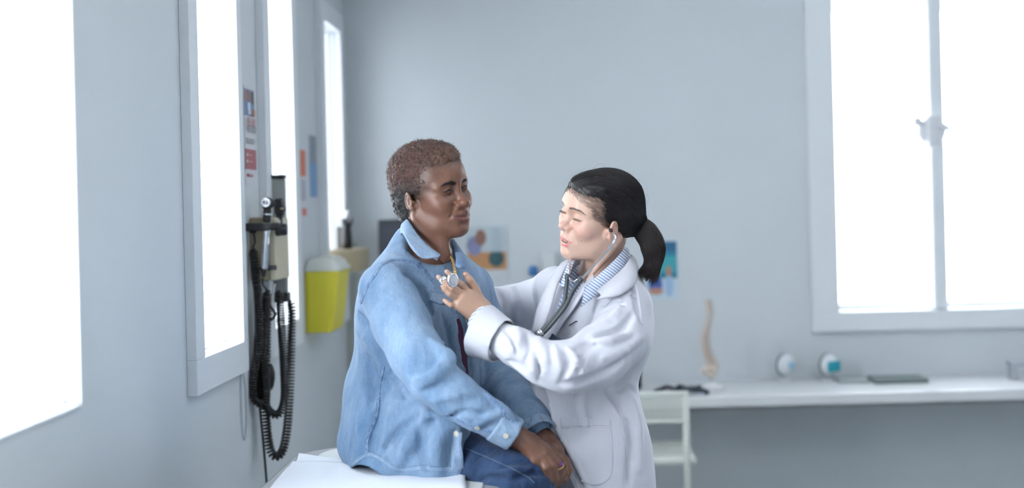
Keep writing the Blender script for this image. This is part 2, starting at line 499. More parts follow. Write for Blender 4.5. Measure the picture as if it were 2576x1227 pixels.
# ------------------------------------------------------------------ people: the head
def zmapper(zmap):
    """stretches the face below and above the eyes: chin, mouth, nose, and (optionally) the crown"""
    zx = [-.2, -.112, -.067, -.045, 0, .2]
    if zmap is None: return lambda z: float(z)
    zy = [zmap[0]-.088]+list(zmap[:3])+[0, .2*(zmap[3] if len(zmap) > 3 else 1)]
    return lambda z: float(np.interp(z, zx, zy))
def head_ops(S, f, smile=0.0, lid=0.0, openm=0.0, nose_w=1.0, nose_b=1.0, lip=1.0, cheek=1.0, fat=1.0, zmap=None, cornx=0.0, lipx=0.0, ez=0.0, ey=0.0, eardz=0.0, eardx=0.0, pit=1.0, ulip=1.0, mwx=0.0, earsc=1.0, nosex=0.0):
    """adds a female head to the shape S in the frame f. lid: 0 open .. 1 closed; smile 0..1"""
    Z = zmapper(zmap)
    def E(c, r, **k):
        top, bot = Z(c[2]+r[2]), Z(c[2]-r[2])
        if r[2] < .012: S.ell((c[0], c[1], Z(c[2])), r, f=f, **k)
        else: S.ell((c[0], c[1], (top+bot)/2), (r[0], r[1], (top-bot)/2), f=f, **k)
    def CH(p, *a, **k): S.chain([(q[0], q[1], Z(q[2])) for q in p], *a, f=f, **k)
    E((-.014, 0, .030), (.094, .0745, .083), k=.01)                       # skull
    E((.022, 0, .040), (.062, .062, .060), k=.02)                         # forehead
    E((.022, 0, -.040), (.052, .0575*fat, .066), k=.03)                   # face mass
    E((.050, 0, -.060), (.030, .036, .040), k=.03)
    CH([(-.004, .051*fat, -.052), (.030, .040*fat, -.088), (.060, .012, -.100)], [.015, .014, .014], k=.028, mirror=True)  # jaw
    E((.067, 0, -.099), (.0165, .019, .0145), k=.018)                     # chin
    E((.047, .040, -.027-.0+.004*smile), (.021*cheek, .020, .019*cheek), k=.026, mirror=True)   # cheekbones
    if smile: E((.056, .036, -.034), (.017, .016, .017), k=.02, mirror=True)
    CH([(.0755, .008, .019), (.073, .028, .0245), (.058, .047, .019)], [.0075, .008, .007], k=.016, mirror=True)  # brow ridge
    E((.028, 0, -.078), (.036, .046*fat, .030), k=.025)
    # orbits
    E0, CH0 = E, CH
    def E(c, r, **k): E0((c[0], c[1]+ey*np.sign(c[1]), c[2]+ez), r, **k)
    def CH(p, *a, **k): CH0([(q[0], q[1]+ey*np.sign(q[1]), q[2]+ez) for q in p], *a, **k)
    E((.088, .031, -.001), (.018, .0165, .0105), k=.016, op='s', mirror=True)
    E((.083, .0185, .004), (.009, .007, .010), k=.012, op='s', mirror=True)
    # lids over the eyeballs
    E((.0655, .0315, .000), (.0134, .0146, .0132), k=.005, mirror=True)
    # eye slit
    hgt = .0050*(1-lid)+.0004
    zz = -.0010-.0035*lid
    for sg in (1, -1):
        CH([(.0765, sg*.0195, zz-.0012), (.0800, sg*.026, zz+.0006), (.0800, sg*.035, zz+.0010), (.0740, sg*.0435, zz+.0000)],
           [.0004, .0030*(1-lid)+.0012, .0030*(1-lid)+.0012, .0004], k=.0010, op='s')
    # lid crease
    CH([(.0790, .0215, .0055), (.0800, .031, .0080), (.0700, .0435, .0045)], [.0006, .0009, .0006], k=.0035, op='s', mirror=True)
    CH([(.0795, .0220, -.0105), (.0790, .031, -.0135), (.0715, .041, -.0105)], [.0006, .0010, .0005], k=.005, op='s', mirror=True)
    E = lambda c, r, **k: E0((c[0]+nosex, c[1], c[2]), r, **k)
    CH = lambda p, *a, **k: CH0([(q[0]+nosex, q[1], q[2]) for q in p], *a, **k)
    # nose
    CH([(.0755, 0, .016), (.0800+.004*nose_b, 0, -.006), (.0945, 0, -.029)], [.0055, .0062, .0080*nose_w], k=.011)
    E((.0985, 0, -.0335), (.0098, .0098*nose_w, .0088), k=.008)
    E((.0875, .0128*nose_w, -.0385), (.0098, .0068*nose_w, .0072), k=.0065, mirror=True)
    E((.0925, 0, -.0425), (.0075, .0045, .0040), k=.005)
    E((.0915, .0068*nose_w, -.0465), (.0055, .0036*nose_w, .0040), k=.002, op='s', mirror=True)
    CH([(.0800, .0215*nose_w, -.034), (.0770, .0215*nose_w, -.043)], [.0010, .0008], k=.006, op='s', mirror=True)   # wing crease
    # mouth mound, lips
    E, CH = E0, CH0
    E((.066, 0, -.066), (.0205, .027, .0205), k=.02)
    mw = .0235+.0050*smile+mwx; cz = -.0665+.0050*smile; cx = .0730+cornx
    lt = 1.0*lip
    for sg in (1, -1):
        CH([(.0865+lipx, 0, -.0615), (.0865+lipx, sg*.006, -.0600), (.0820+lipx, sg*.0145, -.0630+.001*smile), (cx, sg*mw, cz)],
           [.0038*lt*ulip, .0041*lt*ulip, .0032*lt*ulip, .0014], k=.0040)
        CH([(.0850+lipx, 0, -.0735-.006*openm), (.0845+lipx, sg*.007, -.0735-.006*openm), (.0805+lipx, sg*.015, -.0710-.004*openm+.001*smile), (cx, sg*mw, cz)],
           [.0050*lt, .0050*lt, .0040*lt, .0012], k=.0040)
        CH([(.0925+lipx, 0, -.0672-.0020*openm), (.0900+lipx, sg*.010, -.0668-.0020*openm+.0006*smile), (.0835, sg*.0185, -.0665+.0025*smile), (cx+.0045, sg*(mw+.0006), cz)],
           [.0011+.0026*openm, .0011+.0024*openm, .0009+.0012*openm, .0005], k=.0018, op='s')
        CH([(cx+.001, sg*(mw+.001), cz), (cx-.001, sg*(mw+.0035), cz-.003)], [.0016*pit, .0012*pit], k=.006*pit, op='s')
    if openm: E((.080, 0, -.0680), (.014, .015, .0030), k=.002, op='s')
    CH([(.0935, 0, -.0490), (.0905, 0, -.0560)], [.0014, .0018], k=.005, op='s')   # philtrum
    E((.0870, 0, -.0860), (.006, .014, .0045), k=.010, op='s')                    # chin groove
    if smile:                                                                 # nasolabial folds
        CH([(.0830, .0230, -.038), (.0815, .0300, -.050), (.0770, .0350, -.062)], [.0008, .0010, .0005], k=.0085, op='s', mirror=True)
    # ears
    for sg in (1, -1):
        er = lambda q: (-.008+(q[0]+.008)*earsc+eardx, q[1], -.010+(q[2]+.010)*earsc+eardz)
        E, CH = (lambda c, r, **k: E0(er(c), [a*earsc for a in r], **k)), (lambda p, w, **k: CH0([er(q) for q in p], [a*earsc for a in w], **k))
        M = np.diag([1, sg, 1.0])
        Re = rotm('Z', 22) @ rotm('Y', 8); Re = M @ Re @ M if sg < 0 else Re
        E((-.012, sg*.0765, -.010), (.0165, .0045, .0290), k=.006, rot=Re)
        pts = []
        for a in range(-60, 200, 26):
            q = np.array([.0150*math.sin(math.radians(a))*-1*-1, 0, .0260*math.cos(math.radians(a))])
            q[0] = -.0150*math.sin(math.radians(a)); q = Re @ q
            pts.append((-.012+q[0], sg*.0795+q[1]+sg*.0005, -.008+q[2]))
        CH(pts, [.0032]*len(pts), k=.0035)
        E((-.0075, sg*.0830, -.008), (.0078, .0060, .0145), k=.003, op='s', rot=Re)
        E((.0005, sg*.0755, -.012), (.0048, .0048, .0060), k=.004)              # tragus
        E((-.0040, sg*.0770, -.0345), (.0062, .0040, .0072), k=.004)            # lobe
        E((-.002, sg*.0655, -.024), (.012, .009, .016), k=.005)
def eyeballs(f, name, parent, gaze=(1, 0, 0), iris=(.03, .015, .008), ez=0.0, ey=0.0):
    m_w = mat('eye_white', (.62, .58, .56), .25, attr=True)
    for sg in (1, -1):
        c = f.w((.0655, sg*(.0315+ey), ez)); r = .0113*f.s
        g = f.r(np.array(gaze)/np.linalg.norm(gaze))
        bm = bmesh.new(); bmesh.ops.create_uvsphere(bm, u_segments=40, v_segments=30, radius=r)
        q = V((0, 0, 1)).rotation_difference(V(g)); bmesh.ops.rotate(bm, verts=bm.verts, cent=(0, 0, 0), matrix=q.to_matrix())
        cl = bm.verts.layers.float_color.new('tint')
        for v in bm.verts:
            a = math.degrees(v.co.angle(V(g)))
            v[cl] = (.004, .004, .004, 1) if a < 14 else ((*iris, 1) if a < 34 else (.50, .46, .44, 1))
            v.co += V(c)
        me = bpy.data.meshes.new('eyeball'); bm.to_mesh(me); bm.free()
        link_mesh('eyeball', me, m_w, parent)
def line_dist(L, pts, rad, zmap=None):
    """distance, seen from the front, of local points to a tapering stroke on the face (mirrored)"""
    Z = zmapper(zmap); Y = np.abs(L[:, 1]); d = np.full(len(L), 9.0)
    for i in range(len(pts)-1):
        a = np.array([pts[i][0], Z(pts[i][1])]); b = np.array([pts[i+1][0], Z(pts[i+1][1])])
        p = np.stack([Y, L[:, 2]], 1)-a; t = np.clip(p @ (b-a)/((b-a) @ (b-a)), 0, 1)
        d = np.minimum(d, np.linalg.norm(p-t[:, None]*(b-a), axis=1)-(rad[i]+(rad[i+1]-rad[i])*t))
    return np.where(L[:, 0] > .045, d, 1.0)
def lip_mask(L, zmap, smile=0., openm=0., lip=1.0, mwx=0.0):
    mw = .0235+.0050*smile+mwx; cz = -.0665+.0050*smile
    u = line_dist(L, [(0, -.0618), (.006, -.0604), (.0145, -.0635+.001*smile), (mw, cz)], [.0044*lip, .0044*lip, .0032*lip, .0012], zmap)
    l = line_dist(L, [(0, -.0735-.005*openm), (.007, -.0735-.005*openm), (.015, -.0710-.0035*openm+.001*smile), (mw, cz)],
                  [.0056*lip, .0054*lip, .0042*lip, .0012], zmap)
    return u, l
def blend(c, col, m):
    m = np.clip(m, 0, 1)[:, None]; return c*(1-m)+np.array(col)*m
def strands(name, paths, r0, mat_, parent, tint=None, r1=None):
    """paths (N, K, 3) -> N thin tapering hairs as one mesh"""
    P = np.asarray(paths, float); N, K, _ = P.shape
    T = np.gradient(P, axis=1); T /= np.linalg.norm(T, axis=2, keepdims=True)+1e-9
    up = np.array([0.31, 0.22, 0.92]); X = np.cross(T, up); X /= np.linalg.norm(X, axis=2, keepdims=True)+1e-9
    Y = np.cross(T, X)
    r = (np.linspace(1, .25, K)[None, :]*np.reshape(r0, (-1, 1)))[..., None]
    rings = [P+r*(X*math.cos(a)+Y*math.sin(a)) for a in (0, 2.094, 4.189)]
    Vt = np.stack(rings, 2).reshape(-1, 3)
    i = np.arange(N)[:, None, None]*K*3+np.arange(K-1)[None, :, None]*3; s = np.arange(3)[None, None, :]
    a = i+s; b = i+(s+1) % 3
    Q = np.stack([a, b, b+3, a+3], -1).reshape(-1, 4)
    c = None
    if tint is not None: c = np.repeat(np.asarray(tint), K*3, axis=0)
    me = to_mesh(name, Vt, Q, c, [mat_])
    return link_mesh(name, me, None, parent, True)
def px_chain(L): return [ata(*p) for p in L]
def nail(c, fwd, up, w, l, m, parent):
    f = V(fwd).normalized(); u = V(up); u = (u-f*u.dot(f)).normalized(); s = f.cross(u)
    P = [[V(c)+f*(l*(i/4-.5))+s*(w*(j/4-.5))-u*(w*.55*((j/4-.5)**2)*1.6) for j in range(5)] for i in range(5)]
    return MB().grid(P).build('nail', m, parent, smooth=True, solid=.0005, offset=1)
# ------------------------------------------------------------------ the seated patient
ZP = [-.097, -.0600, -.0345]; KP = dict(smile=1.0, lip=1.12)
def patient_frame():
    return head_frame(ata(1092, 487, 3.03), (.80, -.60, 0), roll_deg=8.5, pitch_deg=-1, scale=.985)
PT = Frame((0, 0, 0), np.stack([[.8, -.6, 0], [.6, .8, 0], [0, 0, 1]], 1))     # torso directions: front, left, up
def pell(S, u, v, y, r, k=.05, **kw):
    S.ell(ata(u, v, y), r, k, rot=PT.R, f=WORLD, **kw)
def patient_body():
    f = patient_frame(); S = Shape(f)
    head_ops(S, f, smile=1.15, mwx=.0045, earsc=.86, nosex=-.003, lid=.10, ez=.0085, ey=-.0025, nose_w=1.28, lip=1.30, nose_b=.6, cheek=1.1, fat=1.02, zmap=ZP, cornx=-.0005, lipx=.0022)
    S.f = WORLD
    S.chain(px_chain([(1058, 520, 3.06), (1075, 590, 3.065), (1079, 640, 3.07), (1078, 700, 3.08)]), [.050, .049, .053, .062], .022)
    S.chain(px_chain([(1050, 548, 3.0), (1090, 600, 3.0), (1118, 655, 3.0)]), [.006, .006, .004], .03)       # neck muscle
    S.chain(px_chain([(1112, 600, 3.0), (1122, 640, 3.0)]), [.014, .012], .02)
    S.chain(px_chain([(985, 735, 2.98), (1080, 722, 3.09), (1180, 745, 3.2)]), [.036, .042, .034], .05)
    pell(S, 1058, 815, 3.09, (.098, .130, .14), .05)
    pell(S, 1038, 1005, 3.10, (.115, .130, .17), .05)
    S.chain(px_chain([(1010, 1150, 2.99), (1310, 1228, 2.81), (1325, 1560, 2.84)]), [.066, .052, .042], .03)
    S.chain(px_chain([(1070, 1150, 3.2), (1380, 1250, 3.13), (1390, 1560, 3.13)]), [.066, .052, .042], .03)
    # arms
    S.chain(px_chain([(975, 722, 2.95), (1085, 950, 2.81), (1296, 1096, 2.80)]), [.034, .030, .0235], .02)
    S.chain(px_chain([(1186, 745, 3.2), (1258, 950, 3.17), (1305, 1020, 3.03), (1350, 1086, 2.94)]), [.032, .028, .026, .0245], .02)
    k = .006
    # right hand, lying over the left
    S.chain(px_chain([(1296, 1096, 2.80), (1330, 1115, 2.80), (1362, 1136, 2.80)]), [.0235, .0225, .0190], .012)
    S.chain(px_chain([(1322, 1118, 2.79), (1352, 1148, 2.79), (1366, 1160, 2.80)]), [.016, .016, .013], .012)
    S.chain(px_chain([(1332, 1112, 2.81), (1368, 1130, 2.82), (1382, 1140, 2.82)]), [.018, .015, .012], .012)
    fr = [([(1360, 1152, 2.785), (1374, 1176, 2.775), (1380, 1206, 2.79), (1370, 1228, 2.81)], .0098),
          ([(1371, 1146, 2.79), (1389, 1172, 2.785), (1395, 1204, 2.80), (1384, 1230, 2.82)], .0100),
          ([(1382, 1142, 2.80), (1401, 1166, 2.80), (1409, 1184, 2.81), (1400, 1214, 2.82)], .0100),
          ([(1388, 1138, 2.82), (1409, 1158, 2.83), (1417, 1172, 2.84), (1410, 1200, 2.85)], .0090)]
    for p, r in fr: S.chain(px_chain(p), [r*1.12, r*1.02, r*.95, r*.78], k)
    S.chain(px_chain([(1330, 1130, 2.79), (1345, 1158, 2.78), (1352, 1180, 2.79)]), [.014, .0115, .009], .008)
    # left hand underneath
    S.chain(px_chain([(1350, 1086, 2.94), (1372, 1108, 2.92), (1394, 1130, 2.89)]), [.0245, .024, .020], .012)
    S.chain(px_chain([(1362, 1102, 2.93), (1404, 1134, 2.90)]), [.020, .0135], .012)
    fl = [([(1398, 1134, 2.89), (1424, 1160, 2.88), (1431, 1180, 2.88), (1421, 1206, 2.875)], .0098),
          ([(1394, 1140, 2.90), (1414, 1166, 2.87), (1420, 1190, 2.86), (1404, 1214, 2.86)], .0095),
          ([(1386, 1144, 2.89), (1404, 1172, 2.87), (1410, 1200, 2.86), (1394, 1222, 2.86)], .0095),
          ([(1378, 1146, 2.88), (1392, 1176, 2.86), (1396, 1204, 2.86), (1384, 1222, 2.86)], .0088)]
    for p, r in fl: S.chain(px_chain(p), [r*1.1, r*1.02, r*.96, r*.8], k)
    S.chain(px_chain([(1372, 1120, 2.95), (1376, 1150, 2.90), (1370, 1176, 2.88)]), [.014, .0115, .009], .008)
    return S, f
def patient():
    root = empty('person', at(1060, 1180, 3.05)); root['label'] = 'seated person with short brown hair in a light blue denim shirt and jeans'; root['category'] = 'person'
    S, f = patient_body()
    def col(P):
        L = f.loc(P); c = np.tile(np.array([.172, .078, .049]), (len(P), 1))
        n = vnoise(P, 60, 1)*.5+vnoise(P, 160, 2)*.3; c *= (1+.07*n)[:, None]
        warm = np.exp(-((L[:, 0]-.09)**2/.0006+(L[:, 2]+.03)**2/.0005+L[:, 1]**2/.0005)); c = blend(c, (.20, .075, .042), warm*.6)
        ch = np.exp(-((L[:, 0]-.05)**2/.0012+(L[:, 2]+.025)**2/.0006+(np.abs(L[:, 1])-.045)**2/.0006)); c = blend(c, (.20, .085, .05), ch*.5)
        e = np.exp(-((L[:, 0]-.072)**2/.0004+(L[:, 2]-.005)**2/.00016+(np.abs(L[:, 1])-.029)**2/.0003)); c = blend(c, (.09, .042, .030), e*.75)
        u, m = lip_mask(L, ZP, 1.15, 0, 1.25, .0045); g = .0006*vnoise(P, 500, 9)
        c = blend(c, (.165, .060, .050), (.0006-m+g)/.0016); c = blend(c, (.095, .036, .030), (.0006-u+g)/.0016)
        b = line_dist(L, [(.0115, .0215), (.026, .0270), (.040, .0255), (.049, .0205)], [.0036, .0046, .0036, .0010])
        c = blend(c, (.010, .007, .006), (.0006-b+.0012*vnoise(P, 900, 3))/.0016)
        # short hair at temple and nape seen against the skin
        hd = hair_p.ev(P); c = blend(c, (.030, .017, .012), np.clip((.010-hd+.003*vnoise(P, 250, 5))/.013, 0, 1)*.85*(L[:, 2] > -.07))
        sl = line_dist(L, [(.0160, .0060), (.0235, .0100), (.0325, .0104), (.0420, .0065)], [.0010]*4)
        c = blend(c, (.012, .008, .007), (.0012-sl)/.0010)
        return c
    hair_p = patient_hair_shape(f)
    M = mat('dark_brown_skin', (.2, .09, .06), .42, attr=True, bump=.12, bscale=700, sss=.05, spec=.5)
    lo = np.array([ata(930, 300, 3.0)[0]-.06, 2.68, .25]); hi = np.array([.17, 3.36, 1.72])
    zc = f.o[2]
    o = sdf_object('body', S, lo, hi, .006, M, root, col,
                   fine=[(2, zc-.145, zc+.14), (0, f.o[0]-.11, f.o[0]+.12), (1, f.o[1]-.11, f.o[1]+.12), (2, .86, 1.0), (0, -.13, .03), (1, 2.76, 2.97)], hf=.0017)
    eyeballs(f, 'eyes', o, gaze=(.93, -.12, -.10), iris=(.02, .010, .006), ez=.0085, ey=-.0025)
    nm = mat('fingernail', (.36, .19, .15), .3)
    nail(ata(1423, 1201, 2.863), at(1421, 1206, 2.89)-at(1427, 1187, 2.89), (.35, -.9, .1), .0095, .011, nm, o)
    # hair
    Mh = mat('short_brown_hair', (.07, .03, .02), .62, attr=True, sheen=.2)
    def hcol(P):
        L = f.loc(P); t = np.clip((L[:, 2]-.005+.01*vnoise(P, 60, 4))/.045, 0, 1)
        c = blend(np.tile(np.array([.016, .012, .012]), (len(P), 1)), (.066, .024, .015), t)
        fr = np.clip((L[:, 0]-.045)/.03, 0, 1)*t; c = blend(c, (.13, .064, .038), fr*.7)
        return c*np.clip(1+.45*vnoise(P, 260, 6)+.3*vnoise(P, 90, 16), .25, 2)[:, None]  # tone variation strengthened to paint in shadows among the curls
    Vv, Q = hair_p.mesh(f.o-.14, f.o+.15, .0024)
    N = normals_of(Vv, Q)
    Vd = Vv+N*(.0030*vnoise(Vv*[1, 1, 1.6], 150, 7)+.0020*vnoise(Vv, 330, 8)+.0010*vnoise(Vv, 700, 9))[:, None]
    h = link_mesh('hair', to_mesh('hair', Vd, Q, hcol(Vd), [Mh]), None, root, True)
    rs = np.random.RandomState(3)
    keep = rs.choice(len(Vd), 22000, replace=False)
    keep = keep[S.ev(Vd[keep]) > -.004]
    R, Nn = Vd[keep]-N[keep]*.001, N[keep]
    n = len(R); K = 4; ln = rs.uniform(.0016, .0038, n); up = np.clip((f.loc(R)[:, 2])/.08, 0, 1)
    ln = ln*(.35+.9*up)
    back = f.r((-.6, 0, .5)); tt = Nn+back*.5+rs.normal(0, .45, (n, 3)); tt /= np.linalg.norm(tt, axis=1, keepdims=True)
    cu = rs.normal(0, 1.0, (n, 3)); P = np.stack([R+tt*(ln*k/(K-1))[:, None]+cu*(ln*(k/(K-1))**2*.6)[:, None] for k in range(K)], 1)
    strands('hair_curls', P, .00034, Mh, h, hcol(R)*1.15)
    return root, o, S, f
def normals_of(Vv, Q):
    a = Vv[Q[:, 2]]-Vv[Q[:, 0]]; b = Vv[Q[:, 3]]-Vv[Q[:, 1]]; n = np.cross(a, b)
    N = np.zeros_like(Vv)
    for i in range(4): np.add.at(N, Q[:, i], n)
    return N/(np.linalg.norm(N, axis=1, keepdims=True)+1e-12)
def patient_hair_shape(f):
    S = Shape(f)
    S.ell((-.022, 0, .042), (.0995, .0800, .0880), .01, f=f)
    S.ell((.022, 0, .086), (.056, .050, .036), .02, f=f)
    S.ell((-.062, 0, -.020), (.046, .062, .062), .03, f=f)
    S.ell((.105, 0, -.005), (.055, .085, .088), .012, 's', f=f)
    S.ell((.030, .080, -.055), (.055, .03, .052), .010, 's', mirror=True, f=f)
    S.ell((-.008, .090, -.020), (.018, .028, .036), .004, 's', mirror=True, f=f)
    return S
# ------------------------------------------------------------------ the standing doctor
ZD = [-.109, -.0675, -.0380, .86]
def doctor_frame():
    return head_frame(ata(1500, 533, 3.02), (-.85, -.53, 0), roll_deg=-18, pitch_deg=3, scale=.96)
DT = Frame((0, 0, 0), np.stack([[-.8, -.6, 0], [.6, -.8, 0], [0, 0, 1]], 1))
def dell(S, u, v, y, r, k=.05, **kw): S.ell(ata(u, v, y), r, k, rot=DT.R, f=WORLD, **kw)
def hand_doctor(S):
    k = .003
    S.chain(px_chain([(1262, 842, 2.87), (1230, 802, 2.90), (1212, 784, 2.905)]), [.024, .0240, .0235], .012)
    # palm: rays from the wrist to each knuckle
    S.chain(px_chain([(1208, 776, 2.905), (1186, 742, 2.90)]), [.018, .0120], .010)
    S.chain(px_chain([(1204, 780, 2.90), (1170, 744, 2.885)]), [.018, .0120], .016)
    S.chain(px_chain([(1200, 786, 2.90), (1158, 755, 2.88)]), [.018, .0115], .016)
    S.chain(px_chain([(1200, 792, 2.90), (1152, 768, 2.88)]), [.017, .0105], .016)
    S.chain(px_chain([(1212, 772, 2.915), (1196, 748, 2.92)]), [.018, .015], .014)
    fg = [([(1184, 740, 2.90), (1160, 715, 2.885), (1140, 698, 2.88), (1124, 683, 2.885)], .0071),
          ([(1168, 742, 2.885), (1138, 723, 2.865), (1118, 708, 2.865), (1103, 697, 2.872)], .0072),
          ([(1156, 754, 2.88), (1131, 738, 2.862), (1119, 727, 2.862), (1113, 716, 2.87)], .0070),
          ([(1150, 768, 2.88), (1134, 766, 2.868), (1126, 761, 2.868), (1118, 755, 2.875)], .0062)]
    for p, r in fg: S.chain(px_chain(p), [r*1.14, r*1.04, r*.94, r*.78], k)
    S.chain(px_chain([(1206, 758, 2.915), (1194, 726, 2.915), (1182, 706, 2.91), (1172, 691, 2.91)]), [.0145, .0105, .0098, .0072], k)
def doctor_body():
    f = doctor_frame(); S = Shape(f)
    head_ops(S, f, smile=.7, lid=.62, openm=1.0, ulip=.85, eardz=-.016, eardx=.010, pit=.5, earsc=.9, lipx=.0015, nosex=-.003, nose_w=.96, nose_b=-.2, lip=1.0, cheek=1.12, fat=1.06, zmap=ZD)
    S.f = WORLD
    S.chain(px_chain([(1530, 590, 3.06), (1512, 650, 3.075), (1500, 720, 3.10)]), [.046, .044, .052], .022)
    S.chain(px_chain([(1556, 600, 3.0), (1520, 650, 3.0), (1478, 705, 3.0)]), [.006, .006, .004], .03)
    S.chain(px_chain([(1562, 778, 2.98), (1490, 745, 3.1), (1392, 735, 3.26)]), [.032, .040, .030], .05)
    dell(S, 1498, 830, 3.1, (.078, .11, .13), .05)
    dell(S, 1480, 980, 3.09, (.07, .10, .16), .05)
    dell(S, 1515, 1150, 3.07, (.07, .095, .15), .05)
    S.chain(px_chain([(1540, 1200, 3.0), (1540, 1500, 3.0), (1540, 1950, 3.05)]), [.055, .045, .04], .04)
    S.chain(px_chain([(1500, 1200, 3.14), (1500, 1500, 3.14), (1500, 1950, 3.16)]), [.055, .045, .04], .04)
    S.chain(px_chain([(1562, 778, 2.98), (1430, 925, 2.82), (1270, 852, 2.86), (1226, 798, 2.90)]), [.028, .026, .024, .0235], .02)
    S.chain(px_chain([(1392, 735, 3.26), (1290, 775, 3.33), (1180, 770, 3.27), (1110, 745, 3.25)]), [.028, .026, .022, .02], .02)
    hand_doctor(S)
    return S, f
TIE = (1604, 566, 3.06)
def hair_d_shape(f):
    S = Shape(f)
    S.ell((-.026, 0, .028), (.0995, .0810, .0800), .01, f=f)
    S.ell((.026, 0, .064), (.050, .055, .032), .02, f=f)
    S.ell((-.060, 0, -.012), (.055, .066, .058), .03, f=f)
    S.f = WORLD
    S.chain([f.w((-.07, 0, .0)), ata(*TIE)], [.055, .024], .03)
    S.f = f
    S.ell((.113, -.004, -.010), (.062, .078, .088), .010, 's', f=f)
    S.ell((.034, .084, -.055), (.050, .034, .055), .010, 's', mirror=True, f=f)
    S.ell((.004, .094, -.040), (.018, .026, .026), .004, 's', mirror=True, f=f)
    S.chain([(.066, .020, .082), (.050, .026, .096), (.01, .030, .106)], [.0010, .0018, .0014], .012, 's', f=f)   # parting
    return S
def doctor():
    root = empty('person', at(1520, 1900, 3.05)); root.location.z = 0
    root['label'] = 'standing person in a white medical coat with black hair in a ponytail'; root['category'] = 'person'
    S, f = doctor_body(); HS = hair_d_shape(f)
    def col(P):
        L = f.loc(P); c = np.tile(np.array([.58, .385, .30]), (len(P), 1))
        hand = np.clip((-(P[:, 0]+.02))/.03, 0, 1); c = blend(c, (.46, .285, .205), hand)
        n = vnoise(P, 60, 1)*.5+vnoise(P, 160, 2)*.3; c *= (1+.03*n)[:, None]
        ch = np.exp(-((L[:, 0]-.055)**2/.0012+(L[:, 2]+.028)**2/.0004+(np.abs(L[:, 1])-.042)**2/.0005)); c = blend(c, (.66, .32, .27), ch*.65)
        ns = np.exp(-((L[:, 0]-.10)**2/.0003+(L[:, 2]+.03)**2/.0002+L[:, 1]**2/.0003)); c = blend(c, (.66, .36, .30), ns*.5)
        ea = np.exp(-((L[:, 0]+.006)**2/.0006+(L[:, 2]+.026)**2/.0012+(np.abs(L[:, 1])-.08)**2/.0001)); c = blend(c, (.66, .32, .26), ea*.6)
        u, m = lip_mask(L, ZD, .7, 1.0, .92); g = .0006*vnoise(P, 500, 9)
        c = blend(c, (.60, .20, .20), (.0004-m+g)/.0014); c = blend(c, (.56, .22, .21), (.0001-u+g)/.0014)
        b = line_dist(L, [(.0125, .0200), (.027, .0235), (.042, .0215), (.054, .0130)], [.0024, .0028, .0022, .0008])
        c = blend(c, (.085, .055, .05), (.0006-b+.0008*vnoise(P, 900, 3))/.0018)
        sl = line_dist(L, [(.0195, -.0045), (.026, -.0022), (.035, -.0018), (.0440, -.0035)], [.0004, .0006, .0006, .0003])
        c = blend(c, (.03, .02, .02), (.0009-sl)/.0010)
        hd = HS.ev(P); c = blend(c, (.10, .075, .07), np.clip((.009-hd+.003*vnoise(P, 250, 5))/.012, 0, 1)*.75*(L[:, 2] > -.05))
        for q, r in (((.049, .045, -.055), .0013), ((.062, .050, -.022), .0009), ((.03, .058, -.02), .0008)):
            c = blend(c, (.12, .05, .04), (r-np.linalg.norm(L-np.array(q)*[0, 1, 1]-L*[1, 0, 0], axis=1))/.0005*(L[:, 1] > 0))
        return c
    M = mat('light_skin', (.66, .44, .36), .40, attr=True, bump=.08, bscale=800, sss=.12)
    lo = np.array([-.32, 2.7, .02]); hi = np.array([.40, 3.42, 1.66]); zc = f.o[2]
    o = sdf_object('body', S, lo, hi, .006, M, root, col,
                   fine=[(2, zc-.145, zc+.14), (0, f.o[0]-.12, f.o[0]+.11), (1, f.o[1]-.12, f.o[1]+.12), (2, 1.21, 1.40), (0, -.32, -.16), (1, 2.82, 2.95)], hf=.0016)
    eyeballs(f, 'eyes', o, gaze=(.9, 0, -.34), iris=(.03, .016, .01))
    nm = mat('fingernail', (.60, .37, .31), .25)
    for (u, v, y), (u2, v2, y2), w in (((1125, 684, 2.876), (1140, 698, 2.88), .0085), ((1105, 698, 2.863), (1118, 708, 2.865), .0088), ((1114, 718, 2.862), (1119, 727, 2.862), .0084), ((1120, 756, 2.868), (1126, 761, 2.868), .0072), ((1173, 694, 2.902), (1180, 706, 2.91), .0095)):
        nail(ata(u, v, y), at(u, v, y)-at(u2, v2, y2), (.15, -1, .15), w, w*1.15, nm, o)
    # teeth
    t = MB(); Z = zmapper(ZD)
    for i in range(-4, 5):
        a = i*.0066; x = .0845-.0135*(abs(i)/4)**2; c = V(f.w((x, a, Z(-.0650)+.0002*abs(i))))
        R = Matrix([list(r) for r in (f.R @ rotm('Z', -i*8))])
        t.box(c-V((.0022, .0031, .0036)), c+V((.0022, .0031, .0036)), .0012, rot=R)
    t.build('teeth', mat('tooth_enamel', (.78, .76, .72), .2), o, smooth=True)
    # hair: a solid swept mass with fine strands over it
    Mh = mat('black_hair', (.012, .010, .011), .40, attr=True, spec=.6)
    Vv, Q = HS.mesh(f.o-.17, f.o+.18, .0026); N = normals_of(Vv, Q)
    tie = ata(*TIE); tl = f.loc(tie)
    ang = np.arctan2(*(f.loc(Vv)-tl)[:, [1, 2]].T)+.5*np.linalg.norm(f.loc(Vv)-tl, axis=1)*3
    Vd = Vv+N*(.0011*vnoise(np.stack([ang*9, ang*0, f.loc(Vv)[:, 0]*4], 1), 3, 2)+.0004*vnoise(np.stack([ang*40, ang*0, ang*0], 1), 3, 4))[:, None]
    base = np.tile(np.array([.012, .0105, .0115]), (len(Vd), 1))
    pd = Shape(f).chain([(.066, .020, .084), (.050, .026, .098), (.01, .030, .108)], [.0002, .0008, .0003], .001, f=f).ev(Vd)
    base = blend(base, (.30, .22, .19), (.0015-pd)/.0015)
    h = link_mesh('hair', to_mesh('hair', Vd, Q, base, [Mh]), None, root, True)
